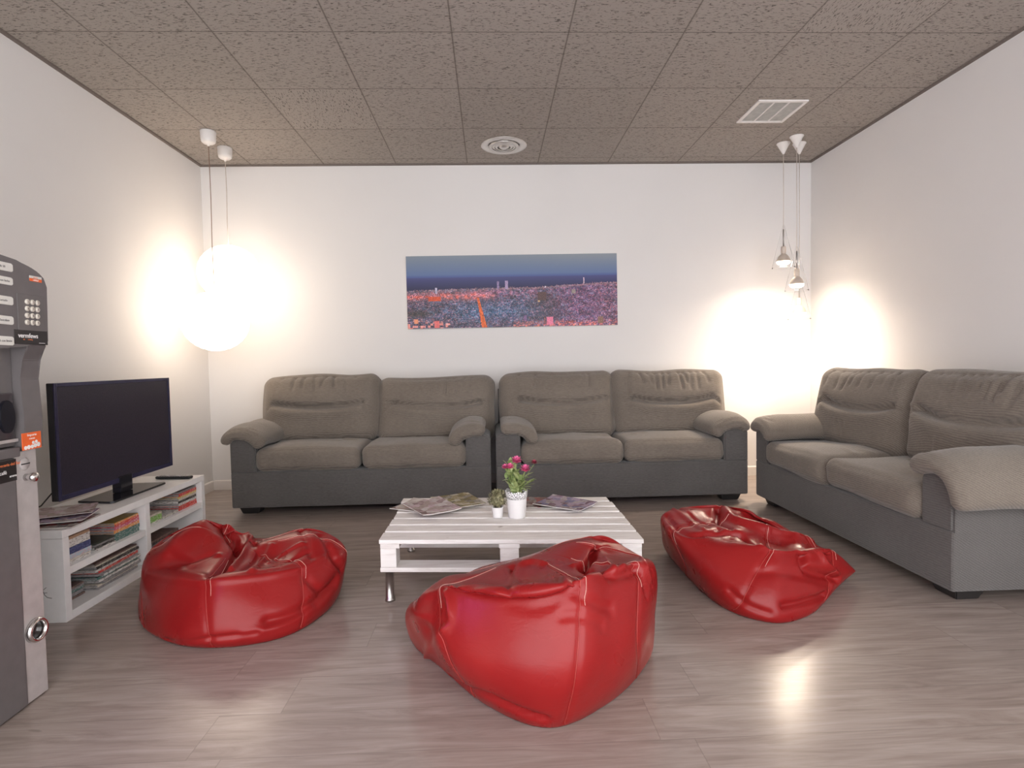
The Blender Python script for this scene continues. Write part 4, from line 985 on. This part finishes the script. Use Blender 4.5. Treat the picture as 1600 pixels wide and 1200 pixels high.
# ------------------------------------------------------------------ printed matter on the shelves
def book(label, x1, y0, y1, z0, th, col, edge='grey', depth=.21, skew=0.0, name='magazine', group=None, cat='magazine', top=None):
    """lies flat, spine towards the room (+x); covers in the spine colour, page block seen at the ends"""
    w = y1 - y0; m_ = [SPINE[col], SPINE[edge], top and (SPINE.get(top) or MATS[top]) or SPINE[col]]
    bm = bmesh.new(); c = min(.0016, th * .18)
    def bx(lo, hi, mi):
        r = bmesh.ops.create_cube(bm, size=1)['verts']; lo, hi = Vector(lo), Vector(hi)
        for v in r: v.co = Vector((v.co.x * (hi.x - lo.x), v.co.y * (hi.y - lo.y), v.co.z * (hi.z - lo.z))) + (lo + hi) / 2
        for f in {f for v in r for f in v.link_faces}: f.material_index = mi
    bx((-depth, -w / 2, 0), (0, w / 2, c), 0); bx((-depth, -w / 2, th - c), (0, w / 2, th), 2)
    bx((-c, -w / 2, c), (0, w / 2, th - c), 0); bx((-depth + .003, -w / 2 + .002, c), (-c, w / 2 - .002, th - c), 1)
    o = from_bm(name, bm, m_, None, (x1, (y0 + y1) / 2, z0), (0, 0, math.radians(skew)))
    return tag(o, label, cat, group)
def pile(items, x1, y0, y1, z0, where, group, depth=.21, jit=.012, seed=0):
    """items from the bottom up: (words, colour, edge colour, thickness)"""
    rg = random.Random(seed); z = z0 + .0005; n = len(items)
    ordn = {0: 'lowest', 1: 'second up', 2: 'third up', 3: 'fourth up', 4: 'fifth up', 5: 'sixth up'}
    for k, it in enumerate(items):
        words, col, edge, th = it[:4]
        if k == n - 1: pos = 'topmost'
        elif n - 1 - k == 1 and n > 3: pos = 'one below the top'
        elif n - 1 - k == 2 and n > 5: pos = 'two below the top'
        elif n - 1 - k == 3 and n > 7: pos = 'three below the top'
        elif n - 1 - k == 4 and n > 9: pos = 'four below the top'
        else: pos = ordn[k]
        j = rg.uniform(-jit, jit); jx = rg.uniform(-jit, 0)
        book('%s, %s %s' % (words, pos, where), x1 + jx, y0 + j, y1 + j * .6, z, th, col, edge, depth, rg.uniform(-1.4, 1.4), group=group, name=it[4] if len(it) > 4 else 'magazine',
             cat='book' if len(it) > 4 else 'magazine', top=it[5] if len(it) > 5 else None)
        z += th + .0006
xf = SX - .022
G1, G2, G3, G4 = ('printed matter in the upper left compartment', 'magazines in the lower left compartment', 'printed matter in the upper right compartment', 'magazines in the lower right compartment')
U = .2222
pile([('thin white magazine', 'white', 'white', .010), ('thin cream magazine', 'cream', 'grey', .008), ('pale blue and pink magazine', 'pale_blue', 'grey', .020), ('navy blue book', 'navy', 'grey', .028, 'book'),
      ('thick white book', 'white', 'grey', .034, 'book'), ('thin tan book', 'tan', 'tan', .012, 'book')], xf, 2.424, 2.575, U, 'in the pile at the near upper left', G1, .20, .004, 1)
pile([('white magazine with black print', 'white', 'white', .009), ('black magazine with pale lettering', 'black', 'white', .010), ('grey magazine', 'grey', 'grey', .008), ('dark green folder', 'dark_green', 'dark_green', .007, 'folder')],
     xf, 2.600, 2.735, U, 'in the low pile, middle of upper left', G1, .22, .004, 2)
pile([('magazine with teal spine', 'teal', 'grey', .020), ('magazine with teal and white spine', 'teal', 'grey', .018), ('orange-spined magazine', 'orange', 'grey', .015), ('pink-spined magazine', 'pink', 'grey', .013),
      ('red-spined magazine', 'red', 'grey', .012), ('ochre-topped magazine with orange spine', 'orange', 'grey', .010, 'magazine', 'ochre')], xf - .004, 2.745, 2.930, U, 'in the pile left of the divider', G1, .22, .005, 3)
cols = ['grey', 'cream', 'grey', 'white', 'grey', 'teal', 'white', 'cream', 'red', 'brown', 'white', 'black']
bot = [('grey magazine', 'grey', 'grey', .011), ('cream magazine', 'cream', 'grey', .010), ('dark grey magazine', 'grey', 'grey', .012), ('white-spined magazine', 'white', 'grey', .010), ('teal-spined magazine', 'teal', 'grey', .010),
       ('white magazine', 'white', 'grey', .009)]
pile(bot, xf - .002, 2.640, 2.925, .0365, 'in the wide pile, lower left compartment', G2, .21, .016, 4)
pile([('grey magazine with loose pages', 'grey', 'grey', .010), ('red and white magazine', 'red', 'grey', .010), ('white magazine with red marks', 'white', 'grey', .009), ('black-spined magazine', 'black', 'grey', .011),
      ('cream magazine', 'cream', 'grey', .006), ('brown-covered magazine', 'brown', 'grey', .007)],
     xf - .006, 2.615, 2.915, .0365 + .0665, 'of the stack upon the wide lower pile', G2, .21, .010, 5)
pile([('faded grey magazine', 'brown', 'grey', .008), ('greyish magazine', 'grey', 'grey', .010), ('slim grey magazine', 'grey', 'grey', .008), ('dark magazine', 'teal', 'grey', .009),
      ('magazine with pale edge', 'grey', 'white', .009), ('dull red magazine', 'brown', 'grey', .007)],
     xf - .055, 2.425, 2.600, .0365, 'in the dark pile, near lower left', G2, .22, .006, 6)
pile([('white magazine', 'white', 'white', .010), ('green and black boxed book', 'green', 'cream', .030, 'book'), ('cream book', 'cream', 'cream', .010, 'book')], xf, 2.986, 3.120, U, 'in the short pile right of divider', G3, .20, .002, 7)
pile([('thin white magazine', 'white', 'white', .006), ('thin cream leaflet', 'cream', 'cream', .004), ('thin white leaflet', 'white', 'white', .003)], xf, 3.135, 3.285, U, 'among flat sheets, upper right compartment', G3, .20, .003, 8)
pile([('red-spined magazine', 'red', 'grey', .015), ('red and white magazine', 'red', 'grey', .012), ('white-spined magazine', 'white', 'grey', .014), ('black-spined magazine', 'black', 'white', .014), ('cream-spined magazine', 'cream', 'grey', .013),
      ('yellow-spined magazine', 'yellow', 'grey', .010), ('bright red magazine', 'red', 'grey', .016), ('dark grey magazine', 'grey', 'grey', .010)], xf - .004, 3.300, 3.494, U, 'in the bright pile, far upper end', G3, .21, .004, 9)
pile([('dark grey magazine', 'grey', 'grey', .014), ('teal-spined magazine', 'teal', 'grey', .013), ('black magazine', 'black', 'grey', .014), ('brown magazine', 'brown', 'grey', .012), ('grey magazine', 'grey', 'grey', .014),
      ('black and grey magazine', 'black', 'grey', .013), ('dull brown magazine', 'brown', 'grey', .010)], xf - .004, 3.000, 3.290, .0365, 'in the dark pile, lower right compartment', G4, .21, .008, 10)
GT = 'magazines on top of the shelf unit'
magazine('pink and grey magazine lowest at the near end of the shelf unit', (-1.915, 2.50, SH + .0005), 96, .215, .285, .005, 3, .004, GT)
magazine('glossy magazine with red cover lying on the pink one by the vending machine', (-1.935, 2.545, SH + .0100), 106, .215, .280, .005, 4, .006, GT)
magazine('pale magazine topmost at the near end of the shelf unit', (-1.965, 2.610, SH + .0210), 118, .205, .275, .003, 0, .004, GT)

# ------------------------------------------------------------------ television
TVX, TY0, TY1, TZ0, TZ1 = -1.962, 2.612, 3.524, .452, .988
t = thing('television', 'large black flat television switched off on the white shelf unit', 'television', (TVX, (TY0 + TY1) / 2, SH))
cy = (TY0 + TY1) / 2; w, h = TY1 - TY0, TZ1 - TZ0; z0 = TZ0 - SH
bm = bmesh.new(); add_box(bm, (-.030, -w / 2, z0), (0, w / 2, z0 + h), .004)
add_box(bm, (-.055, -w / 2 + .12, z0 + .06), (-.028, w / 2 - .12, z0 + h - .1), .01)
from_bm('housing', bm, 'black_plastic', t)
bm = bmesh.new(); b = .017
for lo, hi in (((0, -w / 2, z0), (.006, -w / 2 + b, z0 + h)), ((0, w / 2 - b, z0), (.006, w / 2, z0 + h)), ((0, -w / 2 + b, z0 + h - b), (.006, w / 2 - b, z0 + h)), ((0, -w / 2 + b, z0), (.006, w / 2 - b, z0 + .024))): add_box(bm, lo, hi, .002)
part_label(from_bm('bezel', bm, 'tv_bezel', t), 'dark glossy frame with purple light in its colour')
box('screen', (.0002, -w / 2 + b, z0 + .024), (.002, w / 2 - b, z0 + h - b), 'tv_screen', t, bev=0)
box('neck', (-.032, -.045, .012), (.012, .055, z0 + .03), 'black_gloss', t, bev=.004)
bm = bmesh.new(); add_prism(bm, [(-.100, -.200), (.080, -.235), (.095, -.225), (.095, .215), (.080, .225), (-.100, .215)], 'z', .001, .011)
bmesh.ops.bevel(bm, geom=list(bm.edges), offset=.002, segments=2, affect='EDGES'); from_bm('base', bm, 'black_gloss', t)
tube('power_cable', [(-.04, -w / 2 + .10, z0 + .09), (-.10, -w / 2 + .03, .045), (-.145, -w / 2 - .06, .012), (-.160, -w / 2 - .16, .004)], .003, 'cable_black', t, 6)

t = thing('remote_control', 'slim black remote control at the far end of the white shelf unit', 'remote control', (-1.905, 3.440, SH), math.radians(-6))
P, F, U_ = lattice(.215, .046, .017, .008, .004); P[:, 1] *= 1 - .12 * np.abs(U_[:, 0]) ** 3; P[:, 2] += .0088
mesh_np('body', P, F, 'black_plastic', t)
for i in range(11):
    for j in range(3): box('button', (-.092 + i * .0165, -.015 + j * .012, .0170), (-.083 + i * .0165, -.008 + j * .012, .0190), 'machine_light_metal' if (i + j) % 4 else 'white_ink', t, bev=.0006, seg=1)

# ------------------------------------------------------------------ vending machine, cut by the left edge of the frame
VY0, VY1 = 1.130, 1.872
t = thing('vending_machine', 'grey drinks vending machine with keypad and labels at the left edge', 'vending machine', (-1.90, 1.50, 0))
c = t.location
def vb(name, lo, hi, m, bev=.002, parent=None, seg=2): return box(name, [a_ - b_ for a_, b_ in zip(lo, c)], [a_ - b_ for a_, b_ in zip(hi, c)], m, parent or t, bev, seg)
def vp(name, poly, x0, x1, m, bev=.003):
    return prism(name, [(u - c.y, v) for u, v in poly], 'x', x0 - c.x, x1 - c.x, m, t, bev)
arch = [(1.887, 1.135), (1.888, 1.312), (1.886, 1.330), (1.880, 1.343), (1.862, 1.356), (1.832, 1.368), (1.774, 1.380), (1.718, 1.386), (1.60, 1.390), (1.50, 1.391)]
arch = arch + [(3.0 - y, z) for y, z in arch[::-1][1:]]
body = [(1.870, .0), (1.870, 1.312), (1.862, 1.335), (1.832, 1.355), (1.774, 1.367), (1.70, 1.374), (1.50, 1.378)]
body = body + [(3.0 - y, z) for y, z in body[::-1][1:]]
vp('cabinet', body, -2.34, -1.500, 'machine_dark', .004)
arch2 = [(1.887, 1.135)] + arch[1:-1] + [(1.113, 1.135), (1.30, 1.112), (1.50, 1.106), (1.70, 1.112), (1.80, 1.122)]
vp('control_panel', arch2, -1.500, -1.420, 'machine_panel', .005)
# recessed middle with the dispensing window
vb('recess_panel', (-1.500, 1.19, .815), (-1.478, 1.807, 1.125), 'machine_dark')
for y0, y1 in ((1.808, 1.880), (1.120, 1.190)):
    bm = bmesh.new()
    pr = [(0, .800), (.050, .800), (.052, .90), (.046, 1.02), (.052, 1.08), (.078, 1.128), (0, 1.128)]
    add_prism(bm, [(u - 1.500 - c.x, v) for u, v in pr], 'y', y0 - c.y, y1 - c.y); bmesh.ops.bevel(bm, geom=list(bm.edges), offset=.003, segments=2, affect='EDGES')
    from_bm('side_pillar', bm, 'machine_panel', t)
f = vb('dispensing_window', (-1.4785, 1.36, .838), (-1.4700, 1.798, .980), 'machine_glass', .004)
ff = t.location
for y in (1.765, 1.66):
    bm = bmesh.new()
    poly = [(y + .026 * s_ * math.cos(a_) ** 1, .908 + .050 * math.sin(a_)) for s_ in (1,) for a_ in np.linspace(-PI / 2, PI / 2, 12)] + [(y - .026 * math.cos(a_), .908 + .050 * math.sin(a_)) for a_ in np.linspace(PI / 2, -PI / 2, 12)[1:-1]]
    add_prism(bm, [(u - c.y, v) for u, v in poly], 'x', -1.4700 - c.x, -1.460 - c.x)
    from_bm('cup_flap', bm, 'black_gloss', t)
vb('window_frame', (-1.478, 1.350, .828), (-1.466, 1.805, .838), 'machine_light_metal', .001)
# lower door and the light metal strip beside it
vb('lower_door', (-1.500, 1.13, .004), (-1.462, 1.786, .780), 'machine_dark', .006)
vb('ledge', (-1.500, 1.13, .782), (-1.458, 1.800, .812), 'machine_panel', .004)
vb('metal_strip', (-1.500, 1.789, .004), (-1.468, 1.872, .797), 'machine_light_metal', .003)
vb('advert_panel', (-1.462, 1.40, .712), (-1.4595, 1.784, .778), 'machine_black', .0008)
RX = (math.radians(90), 0, math.radians(90))
def vtext(name, body_, size, m, y, z, x, align='CENTER', bold=0): return text(name, body_, size, m, t, (x - c.x, y - c.y, z), RX, .0003, align, bold)
vtext('advert_lettering', 'Cerveceria del Bar', .013, 'orange_ink', 1.750, .764, -1.4592, 'RIGHT' if False else 'CENTER')
vtext('advert_lettering', 'café', .016, 'white_ink', 1.735, .742, -1.4592)
vtext('advert_lettering', 'nescafé'.replace('nescafé', 'aroma'), .010, 'white_ink', 1.770, .728, -1.4592)
# drink labels
LZ = ((1.340, 1.365, 'Café 50'), (1.300, 1.323, 'Café con leche'), (1.241, 1.266, 'Cortado'), (1.183, 1.208, 'Chocolate'), (1.122, 1.148, 'Té con limón'))
for i, (a0, a1, wd) in enumerate(LZ):
    for y1, full in ((1.757 - .003 * i * .8, True), (1.48, False)):
        poly = [(y1 - .24, a0 + .004), (y1 - .004, a0), (y1, a0 + .004), (y1, a1 - .004), (y1 - .005, a1), (y1 - .12, a1 + .002), (y1 - .24, a1)]
        b_ = vp('drink_label', poly, -1.4202, -1.4160, 'label_paper', .001)
    vtext('label_lettering', wd, .009, 'label_ink', 1.715, (a0 + a1) / 2, -1.4157)
# keypad
kp = vb('keypad', (-1.4202, 1.768, 1.170), (-1.4175, 1.872, 1.281), 'machine_dark', .001)
for r in range(4):
    for k in range(3):
        y = 1.802 + .0195 * k - .0012 * r; z = 1.2575 - .0210 * r
        bm = bmesh.new(); add_lathe(bm, [(0, 0), (.0082, 0), (.0084, .003), (.0070, .0045), (0, .0048)], 20)
        ky = from_bm('key', bm, 'key_cap', kp, (-1.4175 - c.x, y - c.y, z), (0, math.radians(90), 0), smooth=True)
        s_ = '123456789C0E'[r * 3 + k]
        tx = text('key_symbol', s_, .010, 'label_ink', kp, (-1.4126 - c.x, y - c.y, z), RX, .0002)
vb('name_plate', (-1.4202, 1.752, 1.127), (-1.4180, 1.878, 1.171), 'machine_black', .001)
vtext('name_lettering', 'vermfews', .019, 'white_ink', 1.802, 1.153, -1.4178, bold=.0003)
vtext('name_lettering', 'tel.      vending', .006, 'orange_ink', 1.800, 1.142, -1.4178)
vb('name_underline', (-1.4182, 1.842, 1.1315), (-1.4176, 1.866, 1.133), 'white_ink', 0)
vb('red_white_sticker', (-1.4202, 1.820, 1.324), (-1.4188, 1.867, 1.333), 'orange_sticker', .0003)
vb('red_white_sticker', (-1.4202, 1.820, 1.3335), (-1.4188, 1.867, 1.341), 'label_paper', .0003)
vtext('sticker_lettering', 'calidad', .008, 'white_ink', 1.843, 1.3285, -1.4186); vtext('sticker_lettering', 'servicio', .006, 'orange_ink', 1.843, 1.337, -1.4186)
vb('orange_sticker', (-1.4495, 1.795, .800), (-1.4470, 1.868, .853), 'orange_sticker', .0006)
vtext('sticker_lettering', 'Importe', .011, 'white_ink', 1.832, .845, -1.4466); vtext('sticker_lettering', 'exacto', .008, 'white_ink', 1.832, .834, -1.4466)
bm = bmesh.new()
for k, (y, z, r) in enumerate(((1.806, .807, .006), (1.818, .808, .0065), (1.831, .808, .006), (1.843, .810, .0065), (1.856, .812, .007), (1.836, .820, .005), (1.848, .822, .005))):
    add_lathe(bm, [(0, 0), (r, 0), (r, .0005), (0, .0005)], 16, (0, 0, 0))
    for v in bm.verts[-68:] if False else [v for v in bm.verts if not v.tag]:
        x_, y_, z_ = v.co; v.co = Vector((-1.4469 + z_ - c.x, y + x_ - c.y, z + y_)); v.tag = True
part_label(from_bm('coin_symbols', bm, 'white_ink', t), 'row of printed coins on the orange sticker')
# coin slot, return knob and return cup
def vl(name, prof, m, y, z, x=-1.468): return lathe(name, prof, m, t, 28, loc=(x - c.x, y - c.y, z), rot=(0, math.radians(90), 0))
vl('coin_slot_plate', [(0, 0), (.019, 0), (.020, .002), (.016, .005), (0, .0055)], 'machine_light_metal', 1.822, .755)
vb('coin_slot', (-1.463, 1.806, .7535), (-1.4618, 1.838, .7570), 'dark_void', 0)
vl('return_knob', [(0, 0), (.011, 0), (.010, .012), (.013, .016), (.0155, .024), (.013, .033), (0, .037)], 'chrome', 1.826, .712)
bm = bmesh.new(); add_lathe(bm, [(.026, .0), (.038, 0), (.039, .010), (.034, .018), (.028, .016), (.0265, .006), (.026, 0)], 36, cap=False)
from_bm('coin_return_ring', bm, 'chrome', t, (-1.468 - c.x, 1.829 - c.y, .222), (0, math.radians(90), 0), smooth=True)
vl('coin_return_cup', [(0, .001), (.027, .001), (.0272, .002), (0, .002)], 'machine_black', 1.829, .222)
